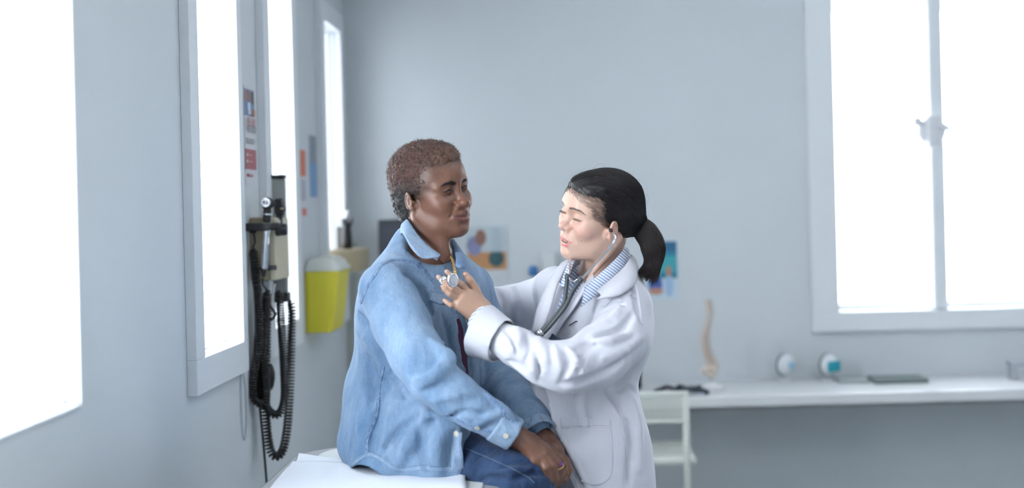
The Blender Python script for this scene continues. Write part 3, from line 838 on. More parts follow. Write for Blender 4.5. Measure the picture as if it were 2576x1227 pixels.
    rs = np.random.RandomState(5)
    idx = rs.choice(len(Vd), 5200, replace=False); R = Vd[idx]; Nn = N[idx]
    ok = (S.ev(R) > -.003) & (pd[idx] > .0012); R, Nn = R[ok], Nn[ok]
    paths = []
    P = R+Nn*.0006; K = 7; seq = [P]
    stp = np.minimum(.011, np.linalg.norm(P-tie, axis=1)/8)
    for k in range(K-1):
        d = tie-P; d /= np.linalg.norm(d, axis=1, keepdims=True)+1e-9
        g = np.stack([HS.ev(P+np.eye(3)[i]*.002)-HS.ev(P-np.eye(3)[i]*.002) for i in range(3)], 1); g /= np.linalg.norm(g, axis=1, keepdims=True)+1e-9
        d = d-g*(d*g).sum(1)[:, None]; d /= np.linalg.norm(d, axis=1, keepdims=True)+1e-9
        P = P+d*stp[:, None]; P = P-g*(HS.ev(P)-.0010)[:, None]; seq.append(P)
    paths = np.stack(seq, 1)+rs.normal(0, .0002, (len(R), K, 3))
    tn = np.array([.014, .012, .013])*rs.uniform(.6, 1.9, (len(R), 1)); tn[rs.rand(len(R)) < .12] *= 1.8
    strands('hair_strands', paths, rs.uniform(.00022, .00045, len(R)), Mh, h, tn)
    # fine short hairs at the hairline
    bv = np.zeros(len(o.data.vertices)*3, F32); o.data.vertices.foreach_get('co', bv); bv = bv.reshape(-1, 3).astype(float)
    Lb = f.loc(bv); near = (np.linalg.norm(Lb, axis=1) < .16) & (Lb[:, 2] > -.045) & (Lb[:, 0] > .0)
    bv = bv[near]; hd = HS.ev(bv); bv = bv[(hd > .0003) & (hd < .0085)]
    if len(bv):
        bv = bv[rs.choice(len(bv), min(len(bv), 1500), replace=False)]; d = tie-bv; d /= np.linalg.norm(d, axis=1, keepdims=True); P = bv.copy(); seq = [P]
        for k in range(5):
            g = np.stack([S.ev(P+np.eye(3)[i]*.002)-S.ev(P-np.eye(3)[i]*.002) for i in range(3)], 1); g /= np.linalg.norm(g, axis=1, keepdims=True)+1e-9
            e = d-g*(d*g).sum(1)[:, None]+rs.normal(0, .18, P.shape); e /= np.linalg.norm(e, axis=1, keepdims=True)
            P = P+e*.0032; P = P-g*(S.ev(P)-.0008)[:, None]; seq.append(P)
        strands('hairline_wisps', np.stack(seq, 1), .00014, Mh, h, np.tile([.03, .022, .022], (len(bv), 1)))
    # stray hairs
    n = 260; a0 = rs.choice(len(R), n); d0 = rs.normal(0, 1, (n, 3)); d0 = d0-(d0*Nn[a0]).sum(1)[:, None]*Nn[a0]; d0 /= np.linalg.norm(d0, axis=1, keepdims=True)
    t = np.linspace(0, 1, 8)[None, :, None]; ln = rs.uniform(.02, .05, (n, 1, 1))
    st = R[a0][:, None]+d0[:, None]*t*ln+Nn[a0][:, None]*(.010*np.sin(t*3.0)*rs.uniform(.2, 1, (n, 1, 1)))
    strands('stray_hairs', st, .00012, Mh, h, np.tile([.015, .013, .013], (n, 1)))
    # ponytail
    cen = smooth_path([ata(1598, 556, 3.06), ata(1618, 576, 3.055), ata(1640, 610, 3.05), ata(1644, 655, 3.05), ata(1626, 706, 3.05)], 5)
    PS = Shape(WORLD); rad = np.interp(np.linspace(0, 1, len(cen)), [0, .12, .3, .6, .82, 1], [.015, .019, .021, .019, .011, .002])
    PS.chain(cen, list(rad), .01)
    sv, sq = PS.mesh(np.array([.12, 2.94, 1.26]), np.array([.27, 3.15, 1.53]), .0028); sn = normals_of(sv, sq)
    sv = sv+sn*(.0014*vnoise(sv*[1, 1, .25], 260, 3))[:, None]
    pt = link_mesh('ponytail', to_mesh('ponytail', sv, sq, np.tile([.012, .010, .010], (len(sv), 1)), [Mh]), None, root, True)
    C = np.array(cen); K = len(C); n = 5200
    th = rs.uniform(0, 2*math.pi, n); rr = np.sqrt(rs.uniform(.12, 1, n)); sp = np.interp(np.linspace(0, 1, K), [0, .12, .3, .6, .85, 1], [.9, 1.2, 1.4, 1.6, 1.9, 2.2])
    R2 = np.maximum(rad, .012)*sp
    T = np.gradient(C, axis=0); T /= np.linalg.norm(T, axis=1, keepdims=True); X = np.cross(T, [0, 1, 0]); X /= np.linalg.norm(X, axis=1, keepdims=True); Y = np.cross(T, X)
    ph = rs.uniform(0, 6, (n, 1)); wv = th[:, None]+.30*np.sin(np.linspace(0, 5, K)[None]+ph)
    Ps = C[None]+(R2[None]*rr[:, None])[..., None]*(X[None]*np.cos(wv)[..., None]+Y[None]*np.sin(wv)[..., None])
    Ps[:, -3:] += rs.normal(0, .0045, (n, 1, 3))*np.array([.3, .7, 1])[None, :, None]
    cut = rs.uniform(.78, 1.0, n)
    tt = np.linspace(0, 1, K)
    Pn = np.stack([np.stack([np.interp(tt*c, tt, Ps[i, :, d]) for d in range(3)], 1) for i, c in enumerate(cut)])
    tn = np.array([.016, .011, .010])*rs.uniform(.5, 2.4, (n, 1))
    strands('ponytail_strands', Pn, rs.uniform(.0003, .0006, n), Mh, pt, tn)
    b = MB(); tcn = V(ata(1604, 563, 3.058)); ax = V(ata(1622, 578, 3.055))-V(ata(1598, 556, 3.06))
    b.lathe([(.012, -.005), (.0185, -.004), (.020, 0), (.0185, .004), (.012, .005)], tcn, ax, 24)
    b.build('hair_tie', mat('black_elastic', (.012, .012, .014), .7), root, smooth=True)
    # lashes
    for sg in (1, -1):
        lp = []
        for y in np.linspace(.022, .042, 22):
            x = .0785-.0040*((y-.030)/.012)**2; a = np.array([x, sg*y, -.0030])
            lp.append([f.w(a), f.w(a+[.0035, sg*(y-.031)*.15, -.0018]), f.w(a+[.0062, sg*(y-.031)*.3, -.0012])])
        strands('eyelashes', np.array(lp), .00022, Mh, o, np.tile([.01, .008, .008], (len(lp), 1)))
    return root, o, S, f
# ------------------------------------------------------------------ clothes of the patient
def denim(name, light, dark, wear=.5, weave=1400, rough=.85):
    m = bpy.data.materials.new(name); m.use_nodes = True; nt = m.node_tree; N = nt.nodes; L = nt.links; b = N['Principled BSDF']
    b.inputs['Roughness'].default_value = rough; b.inputs['Specular IOR Level'].default_value = .2; b.inputs['Sheen Weight'].default_value = .15
    tc = N.new('ShaderNodeTexCoord')
    n = N.new('ShaderNodeTexNoise'); n.inputs['Scale'].default_value = 9; n.inputs['Detail'].default_value = 8; n.inputs['Roughness'].default_value = .65
    mp = N.new('ShaderNodeMapping'); mp.inputs['Scale'].default_value = (1.6, 1.6, .6)
    L.new(tc.outputs['Object'], mp.inputs['Vector']); L.new(mp.outputs[0], n.inputs['Vector'])
    n2 = N.new('ShaderNodeTexNoise'); n2.inputs['Scale'].default_value = 900; n2.inputs['Detail'].default_value = 2
    mp2 = N.new('ShaderNodeMapping'); mp2.inputs['Scale'].default_value = (1.4, 1.4, .25)
    L.new(tc.outputs['Object'], mp2.inputs['Vector']); L.new(mp2.outputs[0], n2.inputs['Vector'])
    mr = N.new('ShaderNodeMapRange'); mr.inputs[1].default_value = .32; mr.inputs[2].default_value = .68; L.new(n.outputs['Fac'], mr.inputs[0])
    mx = N.new('ShaderNodeMix'); mx.data_type = 'RGBA'; mx.inputs[6].default_value = (*dark, 1); mx.inputs[7].default_value = (*light, 1)
    L.new(mr.outputs[0], mx.inputs[0])
    mr2 = N.new('ShaderNodeMapRange'); mr2.inputs[1].default_value = .3; mr2.inputs[2].default_value = .7; mr2.inputs[3].default_value = .84; mr2.inputs[4].default_value = 1.16
    L.new(n2.outputs['Fac'], mr2.inputs[0])
    mu = N.new('ShaderNodeMix'); mu.data_type = 'RGBA'; mu.blend_type = 'MULTIPLY'; mu.inputs[0].default_value = 1
    L.new(mx.outputs[2], mu.inputs[6]); L.new(mr2.outputs[0], mu.inputs[7])
    a = N.new('ShaderNodeAttribute'); a.attribute_name = 'tint'
    mu2 = N.new('ShaderNodeMix'); mu2.data_type = 'RGBA'; mu2.blend_type = 'MULTIPLY'; mu2.inputs[0].default_value = 1
    L.new(mu.outputs[2], mu2.inputs[6]); L.new(a.outputs['Color'], mu2.inputs[7])
    L.new(mu2.outputs[2], b.inputs['Base Color'])
    w = N.new('ShaderNodeTexNoise'); w.inputs['Scale'].default_value = 420; w.inputs['Detail'].default_value = 3; L.new(tc.outputs['Object'], w.inputs['Vector'])
    w2 = N.new('ShaderNodeTexNoise'); w2.inputs['Scale'].default_value = 38; w2.inputs['Detail'].default_value = 4; L.new(mp.outputs[0], w2.inputs['Vector'])
    w2.inputs['Distortion'].default_value = .6
    ad = N.new('ShaderNodeMath'); ad.operation = 'MULTIPLY_ADD'; ad.inputs[1].default_value = .12; L.new(w.outputs['Fac'], ad.inputs[0]); L.new(w2.outputs['Fac'], ad.inputs[2])
    bp = N.new('ShaderNodeBump'); bp.inputs['Strength'].default_value = .8; bp.inputs['Distance'].default_value = .004
    L.new(ad.outputs[0], bp.inputs['Height']); L.new(bp.outputs[0], b.inputs['Normal'])
    return m
def white_tint(P): return np.ones((len(P), 3))
class Cloth:
    """finds points on a finished cloth surface by pixel of the photograph"""
    def __init__(s, o):
        me = o.data; n = len(me.vertices); co = np.zeros(n*3, F32); me.vertices.foreach_get('co', co)
        s.t = BVHTree.FromPolygons([V(c) for c in co.reshape(-1, 3)], [tuple(p.vertices) for p in me.polygons])
    def p(s, u, v, off=0.0):
        o = V((0, 0, CAM_Z)); d = (at(u, v, 3.0)-o).normalized()
        h, n, i, dist = s.t.ray_cast(o, d)
        if h is None:
            h, n, i, dist = s.t.find_nearest(at(u, v, 3.0))
        if n.dot(d) > 0: n = -n
        return h+n*off, n
    def path(s, uv, off=.0008, n=5):
        q = smooth_path([(a, b, 0) for a, b in uv], n)
        out = [s.p(a[0], a[1], off) for a in q]
        for i in range(1, len(out)):                    # stop where the line would leap to another layer of cloth
            if (out[i][0]-out[i-1][0]).length > .022+3*np.linalg.norm(q[i]-q[i-1])/1100: return out[:i] if i > 2 else out[:3]
        return out
def seam(name, cloth, uv, w, mat_, parent, off=.0006, h=.0012, n=6, stitch=None):
    """a flat band of doubled cloth lying on the surface, w wide"""
    pn = cloth.path(uv, off, n); b = MB(); rings = []
    # smooth the normals along the band
    for i, (p, nn) in enumerate(pn):
        t = (pn[min(i+1, len(pn)-1)][0]-pn[max(i-1, 0)][0]).normalized()
        nm = sum((pn[j][1] for j in range(max(0, i-2), min(len(pn), i+3))), V((0, 0, 0))).normalized()
        s = t.cross(nm).normalized(); nm = s.cross(t).normalized()
        pk = 1+.10*math.sin(i*2.4)
        rings.append([p+s*(w/2)-nm*.003, p+s*(w/2)+nm*h*.5, p+s*(w*.32)+nm*h*pk, p-s*(w*.32)+nm*h*pk, p-s*(w/2)+nm*h*.5, p-s*(w/2)-nm*.003])
    b.ring_loft(rings)
    return b.build(name, mat_, parent, smooth=False)
def stitches(name, cloth, uv, mat_, parent, step=.0042, ln=.0026, r=.00045, off=.0016, side=0.0):
    pn = cloth.path(uv, off, 10)
    P = [p for p, _ in pn]; Nn = [n for _, n in pn]; b = MB(); acc = 0; last = None
    d = [0]
    for i in range(1, len(P)): d.append(d[-1]+(P[i]-P[i-1]).length)
    x = 0
    dd = np.array(d); A = np.array([list(p) for p in P]); B_ = np.array([list(n) for n in Nn])
    while x+ln < d[-1]:
        q = [V([np.interp(x+k*ln/2, dd, A[:, j]) for j in range(3)]) for k in range(3)]
        nn = V([np.interp(x, dd, B_[:, j]) for j in range(3)]).normalized()
        s = (q[2]-q[0]).normalized().cross(nn)*side
        q = [a+s for a in q]; b.tube([q[0]-nn*r, q[1]+nn*r*.5, q[2]-nn*r], r, 4)
        x += step
    return b.build(name, mat_, parent)
def button(cloth, u, v, r, m, parent, off=.002):
    p, n = cloth.p(u, v, off)
    return MB().lathe([(0, -.001), (r*.8, -.001), (r, 0), (r, .0006), (r*.86, .0013), (r*.62, .0008), (0, .0008)], p, n, 20).build('button', m, parent, smooth=True)
def sheet(name, rows, m, parent, thick=.0016, up=3, sm=True):
    """a thick sheet lofted through rows of (u, v, y) points"""
    R = [smooth_path([ata(*p) if len(p) == 3 and p[0] > 50 else np.array(p) for p in r], up) for r in rows]; R = np.array(R)
    cols = [smooth_path([R[i, j] for i in range(len(R))], up) if len(R) > 2 else [R[0, j]+(R[-1, j]-R[0, j])*k/4 for k in range(5)] for j in range(R.shape[1])]
    G = [[V(cols[j][i]) for j in range(len(cols))] for i in range(len(cols[0]))]
    o = MB().grid(G).build(name, m, parent, smooth=sm, solid=thick, offset=0)
    return o

def patient_clothes(root, body):
    M = denim('light_blue_denim', (.255, .36, .50), (.125, .215, .345))
    MC = denim('pale_denim', (.31, .41, .545), (.17, .27, .41))
    MD = denim('dark_seam_denim', (.13, .20, .38), (.06, .11, .25)); MSM = denim('seam_denim', (.30, .42, .58), (.07, .14, .28))
    for n_ in MSM.node_tree.nodes:
        if n_.type == 'TEX_NOISE' and abs(n_.inputs['Scale'].default_value-9) < .1: n_.inputs['Scale'].default_value = 120
    MJ = denim('blue_jeans_denim', (.040, .074, .155), (.010, .024, .066))
    S = Shape(WORLD)
    # torso of the shirt
    S.chain(px_chain([(985, 708, 2.97), (1085, 690, 3.08), (1188, 716, 3.2)]), [.050, .060, .048], .05)
    S.chain(px_chain([(1040, 612, 3.09), (1068, 650, 3.08)]), [.048, .062], .04)
    pell(S, 1058, 800, 3.09, (.132, .180, .19), .05)
    pell(S, 1038, 1010, 3.10, (.160, .178, .20), .05)
    pell(S, 1010, 1110, 3.08, (.135, .165, .085), .05)
    S.chain(px_chain([(1100, 1010, 2.93), (1095, 1090, 2.90), (1090, 1180, 2.89)]), [.07, .075, .078], .05)      # drape over the lap
    S.chain(px_chain([(1000, 1080, 2.96), (985, 1190, 2.93)]), [.09, .09], .05)
    S.box(ata(1112, 1125, 2.832), (.046, .020, .086), .014, .018, rot=rotm('Z', 4))
    # sleeves
    S.chain(px_chain([(972, 728, 2.94), (1008, 812, 2.885), (1048, 890, 2.84), (1090, 953, 2.80)]), [.065, .063, .059, .056], .008)
    S.chain(px_chain([(1090, 953, 2.80), (1140, 992, 2.79), (1195, 1030, 2.785), (1268, 1074, 2.79)]), [.056, .050, .043, .038], .008)
    S.chain(px_chain([(1182, 748, 3.19), (1235, 860, 3.21), (1262, 955, 3.16)]), [.058, .062, .062], .03)
    S.chain(px_chain([(1262, 955, 3.16), (1302, 1015, 3.02), (1338, 1062, 2.95)]), [.062, .055, .046], .02)
    # hem
    S.plane(ata(1020, 1186, 2.9), (0.02, 0, -1), .004)
    S.ell(ata(938, 1200, 2.93), (.052, .12, .044), .008, 's')
    # neck opening, front opening
    S.ell(ata(1100, 600, 3.02), (.075, .085, .062), .012, 's')
    S.chain(px_chain([(1118, 640, 2.96), (1136, 690, 2.945), (1150, 745, 2.935)]), [.034, .025, .015], .008, 's')
    S.groove([(1146, 735), (1158, 790), (1168, 840), (1178, 900), (1186, 950), (1190, 990)], [.012, .015, .020, .021, .018, .012], .004, .004)
    fo = [
        # upper sleeve / shoulder
        ([(985, 655), (960, 680), (930, 730), (915, 790)], .010, .006, .02, 's'),
        ([(1020, 690), (1055, 730), (1085, 790), (1105, 860)], .012, .008, .02, 's'),
        ([(1010, 750), (1020, 850), (1050, 930)], .012, .012, .03, 'u'),
        ([(905, 790), (930, 820), (965, 840)], .008, .004, .018, 's'),
        ([(900, 830), (930, 860), (955, 905)], .009, .006, .02, 'u'),
        ([(895, 860), (925, 890), (950, 900)], .009, .003, .02, 's'),
        ([(985, 935), (1020, 1000), (1075, 1052), (1140, 1078)], .007, .002, .010, 's'),
        # elbow
        ([(1085, 860), (1112, 892), (1126, 906), (1105, 924)], .020, .010, .014, 'u'),
        ([(1050, 915), (1085, 922), (1120, 912)], .012, .001, .014, 's'),
        ([(1045, 950), (1080, 945), (1115, 928), (1140, 928)], .015, .006, .02, 'u'),
        ([(1030, 940), (1065, 935), (1100, 918)], .007, .001, .015, 's'),
        ([(1062, 985), (1110, 968), (1150, 960)], .007, .002, .016, 's'),
        ([(1085, 1010), (1130, 995), (1190, 990)], .010, .006, .02, 'u'),
        ([(1120, 1050), (1170, 1035), (1230, 1045)], .006, .001, .014, 's'),
        ([(1190, 1075), (1230, 1050), (1265, 1040), (1285, 1052)], .009, .003, .014, 'u'),
        ([(1200, 1080), (1240, 1068), (1262, 1066)], .005, .001, .010, 's'),
        # back and flank
        ([(880, 930), (900, 1000), (890, 1080)], 0.018, .010, .03, 'u'),
        ([(925, 900), (940, 960), (935, 1020)], 0.014, .004, .025, 's'),
        ([(975, 960), (960, 1020), (945, 1090), (940, 1140)], 0.014, .005, .025, 's'),
        ([(870, 960), (890, 1010), (930, 1030)], 0.013, .004, .02, 's'),
        ([(1050, 1045), (1010, 1080), (975, 1125), (955, 1150)], 0.013, .002, .018, 's'),
        ([(1090, 1062), (1062, 1090), (1058, 1130), (1075, 1180)], 0.017, .004, .022, 's'),
        ([(1120, 1085), (1100, 1110), (1095, 1150), (1105, 1185)], 0.017, .006, .02, 'u'),
        ([(1040, 1075), (1030, 1110), (1012, 1150), (990, 1180)], 0.018, .006, .022, 'u'),
        ([(1145, 1085), (1135, 1130), (1130, 1170)], 0.010, .002, .014, 's'),
        ([(905, 1050), (915, 1100), (905, 1150)], 0.014, .006, .02, 'u'),
        # chest
        ([(1110, 780), (1130, 850), (1140, 900)], .007, .001, .014, 's'),
        # far arm
        ([(1235, 800), (1250, 860), (1240, 900)], .009, .004, .02, 'u'),
        ([(1225, 960), (1265, 985), (1310, 985)], .008, .001, .016, 's'),
        ([(1230, 1000), (1270, 1030), (1300, 1060)], .009, .005, .02, 'u'),
    ]
    S.folds(fo)
    S.post.append(lambda P: (.0014*vnoise(P*[1, 1, .6], 26, 11)+.0007*vnoise(P, 60, 12)).astype(F32))
    def tint(P):
        t = np.ones((len(P), 3)); u, v = uv_of(P)
        # paler down the outside of the upper arm and the shoulder
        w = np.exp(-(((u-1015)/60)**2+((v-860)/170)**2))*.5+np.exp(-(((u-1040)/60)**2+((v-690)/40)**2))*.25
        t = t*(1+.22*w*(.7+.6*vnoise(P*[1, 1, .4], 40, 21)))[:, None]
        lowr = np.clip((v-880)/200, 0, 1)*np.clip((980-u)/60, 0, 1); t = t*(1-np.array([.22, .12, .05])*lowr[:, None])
        return t
    lo = np.array([-.60, 2.68, .86]); hi = np.array([.04, 3.36, 1.50])
    o = sdf_object('denim_shirt', S, lo, hi, .0042, M, root, tint)
    o['label'] = 'light blue denim shirt, open at the front'
    C = Cloth(o)
    # tee underneath
    T = Shape(WORLD)
    pell(T, 1062, 810, 3.09, (.112, .140, .17), .05); pell(T, 1044, 1005, 3.10, (.142, .145, .19), .05)
    T.plane(ata(1150, 765, 3.0), (0, 0, 1), .004); T.plane(ata(1150, 1150, 3.0), (0, 0, -1), .004)
    sdf_object('tee', T, lo, hi, .008, mat('purple_jersey', (.075, .028, .060), .9, bump=.2, bscale=500), root)
    # jeans
    J = Shape(WORLD)
    J.chain(px_chain([(1010, 1150, 3.0), (1150, 1166, 2.93), (1305, 1216, 2.82)]), [.090, .084, .076], .03)
    J.chain(px_chain([(1305, 1216, 2.82), (1318, 1330, 2.82), (1325, 1560, 2.86)]), [.073, .066, .056], .03)
    J.chain(px_chain([(1070, 1150, 3.2), (1220, 1180, 3.18), (1378, 1248, 3.13)]), [.090, .082, .074], .03)
    J.chain(px_chain([(1378, 1248, 3.13), (1390, 1350, 3.14), (1392, 1560, 3.16)]), [.074, .066, .056], .03)
    pell(J, 1040, 1110, 3.10, (.13, .16, .07), .04)
    J.folds([([(1190, 1160), (1215, 1140), (1240, 1135)], .006, .001, .012, 's'), ([(1250, 1185), (1290, 1165), (1320, 1165)], .007, .001, .014, 's'),
             ([(1290, 1210), (1330, 1190), (1370, 1195)], .008, .001, .014, 's'), ([(1230, 1195), (1280, 1185), (1330, 1180)], .008, .004, .014, 'u'),
             ([(1200, 1210), (1240, 1200), (1270, 1205)], .006, .001, .012, 's')])
    J.box((-.45, 2.5, .805), (.26, .78, .09), .02, .006, 's')
    J.plane(ata(1320, 1550, 2.9), (0, 0, -1), .004)
    J.post.append(lambda P: (.0012*vnoise(P, 45, 13)).astype(F32))
    jo = sdf_object('jeans', J, np.array([-.48, 2.68, .55]), np.array([.1, 3.42, 1.08]), .005, MJ, root, white_tint)
    jo['label'] = 'mid blue jeans'
    JC = Cloth(jo); MS = mat('pale_stitch', (.30, .42, .55), .8)
    stitches('stitching', JC, [(1172, 1128), (1215, 1146), (1270, 1170), (1320, 1195), (1345, 1215)], MS, jo)
    # cuffs of the shirt
    def cuff(a, b, ra, rb, name, open_mat, lab=None):
        c = Shape(WORLD); A, B = ata(*a), ata(*b); c.chain([A, B], [ra, rb], .002)
        d = (B-A)/np.linalg.norm(B-A); c.plane(B, d, .003); c.plane(A, -d, .003)
        c.chain([A-d*.02, B+d*.05], [ra-.006, rb-.004], .002, 's')
        c.post.append(lambda P: (.0010*vnoise(P, 60, 31)+.0006*vnoise(P, 150, 32)).astype(F32))
        lo_ = np.minimum(A, B)-.07; hi_ = np.maximum(A, B)+.07
        return sdf_object(name, c, lo_, hi_, .0028, MC, o, white_tint)
    c1 = cuff((1246, 1064, 2.785), (1296, 1094, 2.79), .040, .0375, 'cuff', MC)
    c2 = cuff((1322, 1044, 2.975), (1357, 1098, 2.915), .0465, .0445, 'cuff', MC)
    CC = Cloth(c1); C2 = Cloth(c2)
    MB_ = mat('pearl_button', (.62, .60, .50), .25, coat=.5)
    button(CC, 1273, 1095, .0062, MB_, c1)
    button(C, 1201, 1075, .0060, MB_, o); button(C, 1149, 1090, .0066, MB_, o); button(C, 1160, 870, .0055, MB_, o)
    button(C, 1103, 649, .0045, MB_, o, .004)
    # seams: a raised band and two rows of stitches
    SE = [('shoulder_seam', [(957, 668), (985, 655), (1018, 655), (1045, 665), (1075, 690), (1092, 712)], .0075),
          ('armhole_seam', [(957, 668), (945, 690), (928, 715), (915, 745), (908, 762)], .0065),
          ('yoke_seam', [(1050, 668), (1062, 645), (1072, 636)], .0075),
          ('side_seam', [(966, 918), (960, 945), (953, 1000), (945, 1050), (925, 1100), (923, 1138)], .0080),
          ('sleeve_seam', [(1120, 1038), (1160, 1060), (1205, 1075), (1248, 1090)], .0065),
          ('sleeve_seam', [(1218, 985), (1245, 1010), (1275, 1045), (1292, 1064)], .0065),
          ('cuff_seam', [(1276, 1052), (1264, 1066), (1256, 1084), (1250, 1100)], .008),
          ('placket', [(1112, 690), (1132, 745), (1148, 800), (1158, 860), (1168, 930), (1174, 960)], .016),
          ('placket', [(1212, 880), (1215, 930), (1212, 985)], .012)]
    for nme, uv, w_ in SE:
        s_ = seam(nme, C, uv, w_, MC if 'placket' in nme else MSM, o)
        for sd in (-.36, .36): stitches('stitching', C, uv, MD, s_, side=w_*sd, off=.0022)
    p_ = seam('placket', C, [(1150, 1086), (1149, 1115), (1150, 1150), (1152, 1180)], .026, MC, o, h=.0016)
    for sd in (-.40,): stitches('stitching', C, [(1150, 1086), (1149, 1115), (1150, 1150), (1152, 1180)], MD, p_, side=.026*sd, off=.0030)
    h_ = seam('hem', C, [(889, 1166), (905, 1153), (930, 1142), (958, 1153), (985, 1172), (1010, 1181), (1050, 1177), (1100, 1178), (1160, 1181)], .0095, MC, o)
    stitches('stitching', C, [(889, 1162), (905, 1149), (930, 1138), (958, 1149), (985, 1168), (1010, 1176), (1050, 1172), (1100, 1173), (1160, 1176)], MD, h_, off=.0020)
    # chest pocket flap and pocket
    fl = seam('pocket_flap', C, [(1085, 742), (1108, 752), (1130, 748), (1145, 738)], .024, MC, o, h=.0022)
    stitches('stitching', C, [(1082, 732), (1105, 738), (1128, 736), (1143, 728)], MD, fl, off=.0036)
    stitches('stitching', C, [(1085, 752), (1104, 764), (1128, 760)], MD, fl, off=.0036)
    pk = seam('pocket_edge', C, [(1112, 862), (1128, 862), (1142, 862)], .008, MC, o)
    stitches('stitching', C, [(1112, 860), (1128, 860), (1142, 860)], MD, pk, off=.0024)
    # collar
    nl = sheet('collar', [[(1018, 556, 3.075), (1026, 552, 3.02), (1047, 585, 2.985), (1075, 617, 2.955), (1106, 640, 2.945)],
                          [(1010, 566, 3.078), (1019, 562, 3.015), (1041, 596, 2.968), (1069, 629, 2.936), (1107, 642, 2.935)],
                          [(1006, 590, 3.07), (1014, 588, 2.985), (1034, 622, 2.93), (1062, 648, 2.905), (1103, 646, 2.918)]], MC, o, .003)
    Fc = Cloth(nl)
    stitches('stitching', Fc, [(1020, 590), (1036, 616), (1060, 644), (1080, 650), (1102, 646)], MD, nl, off=.0022)
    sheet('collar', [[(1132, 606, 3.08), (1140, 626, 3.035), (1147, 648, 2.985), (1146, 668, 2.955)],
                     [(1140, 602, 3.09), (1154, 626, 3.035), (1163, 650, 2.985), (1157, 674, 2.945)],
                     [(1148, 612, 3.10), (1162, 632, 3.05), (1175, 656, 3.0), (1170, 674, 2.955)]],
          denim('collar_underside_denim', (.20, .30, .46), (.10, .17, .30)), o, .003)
    sheet('collar_stand', [[(1030, 556, 3.04), (1052, 590, 3.0), (1082, 622, 2.972), (1104, 642, 2.958)],
                           [(1034, 585, 3.03), (1056, 612, 2.99), (1084, 644, 2.958), (1100, 655, 2.950)]], MC, o, .003)
    # necklace and ring are worn jewellery: parts of the person
    MG = mat('gold', (.80, .55, .22), .25, metal=1)
    pth = smooth_path([ata(1131, 640, 3.0), ata(1138, 655, 2.985), ata(1143, 675, 2.965), ata(1146, 700, 2.955)], 8)
    nk = MB()
    for i in range(len(pth)-1):
        a = V(pth[i]); d = V(pth[i+1])-a; x = d.normalized().cross(V((0, 1, 0)) if i % 2 else V((.7, .7, 0))).normalized()
        nk.tube([a+d*.5+d.normalized()*math.cos(t)*.0042+x*math.sin(t)*.0026 for t in np.linspace(0, 2*math.pi, 11)], .0008, 5)
    nk.build('necklace', MG, root, smooth=True)
    rg = MB(); c = at(1406, 1172, 2.800); ax = (at(1409, 1184, 2.81)-at(1401, 1166, 2.80)).normalized()
    q = V((0, 0, 1)).rotation_difference(ax)
    rg.tube([c+q @ V((math.cos(t)*.0108, math.sin(t)*.0108, 0)) for t in np.linspace(0, 2*math.pi, 25)], .0013, 8)
    r_ = rg.build('finger_ring', MG, root, smooth=True)
    sc = at(1412, 1167, 2.794)
    MB().lathe([(0, -.003), (.0045, -.002), (.0052, .0005), (.0030, .0028), (0, .003)], sc, (.6, -.75, .25), 8).build('gem', mat('amethyst', (.16, .04, .26), .08, spec=.9), r_)
    return o, C
def uv_of(P):
    P = np.asarray(P, float); X, Y, Z = P[:, 0], P[:, 1], P[:, 2]-CAM_Z
    return CU+FPX/Y*(X*RC-Z*RS), CV-FPX/Y*(Z*RC+X*RS)
# ------------------------------------------------------------------ clothes of the doctor
def cotton(name, col, rough=.75, stripes=None):
    m = denim(name, col, tuple(c*.985 for c in col), rough=rough)
    nt = m.node_tree
    for n in nt.nodes:
        if n.type == 'MAP_RANGE' and abs(n.inputs[3].default_value-.84) < .01: n.inputs[3].default_value = .985; n.inputs[4].default_value = 1.015
        if n.type == 'BUMP': n.inputs['Strength'].default_value = .5; n.inputs['Distance'].default_value = .004
        if n.type == 'TEX_NOISE' and n.inputs['Scale'].default_value == 38: n.inputs['Scale'].default_value = 16
    return m
def striped(name, direction, freq=330.0):
    m = bpy.data.materials.new(name); m.use_nodes = True; nt = m.node_tree; N = nt.nodes; L = nt.links; b = N['Principled BSDF']
    b.inputs['Roughness'].default_value = .8
    tc = N.new('ShaderNodeTexCoord'); vm = N.new('ShaderNodeVectorMath'); vm.operation = 'DOT_PRODUCT'
    d = V(direction).normalized(); vm.inputs[1].default_value = d*freq
    L.new(tc.outputs['Object'], vm.inputs[0])
    sn = N.new('ShaderNodeMath'); sn.operation = 'SINE'; L.new(vm.outputs['Value'], sn.inputs[0])
    mr = N.new('ShaderNodeMapRange'); mr.inputs[1].default_value = -.2; mr.inputs[2].default_value = .5; L.new(sn.outputs[0], mr.inputs[0])
    mx = N.new('ShaderNodeMix'); mx.data_type = 'RGBA'; mx.inputs[6].default_value = (.68, .71, .76, 1); mx.inputs[7].default_value = (.22, .32, .55, 1)
    L.new(mr.outputs[0], mx.inputs[0]); L.new(mx.outputs[2], b.inputs['Base Color'])
    return m
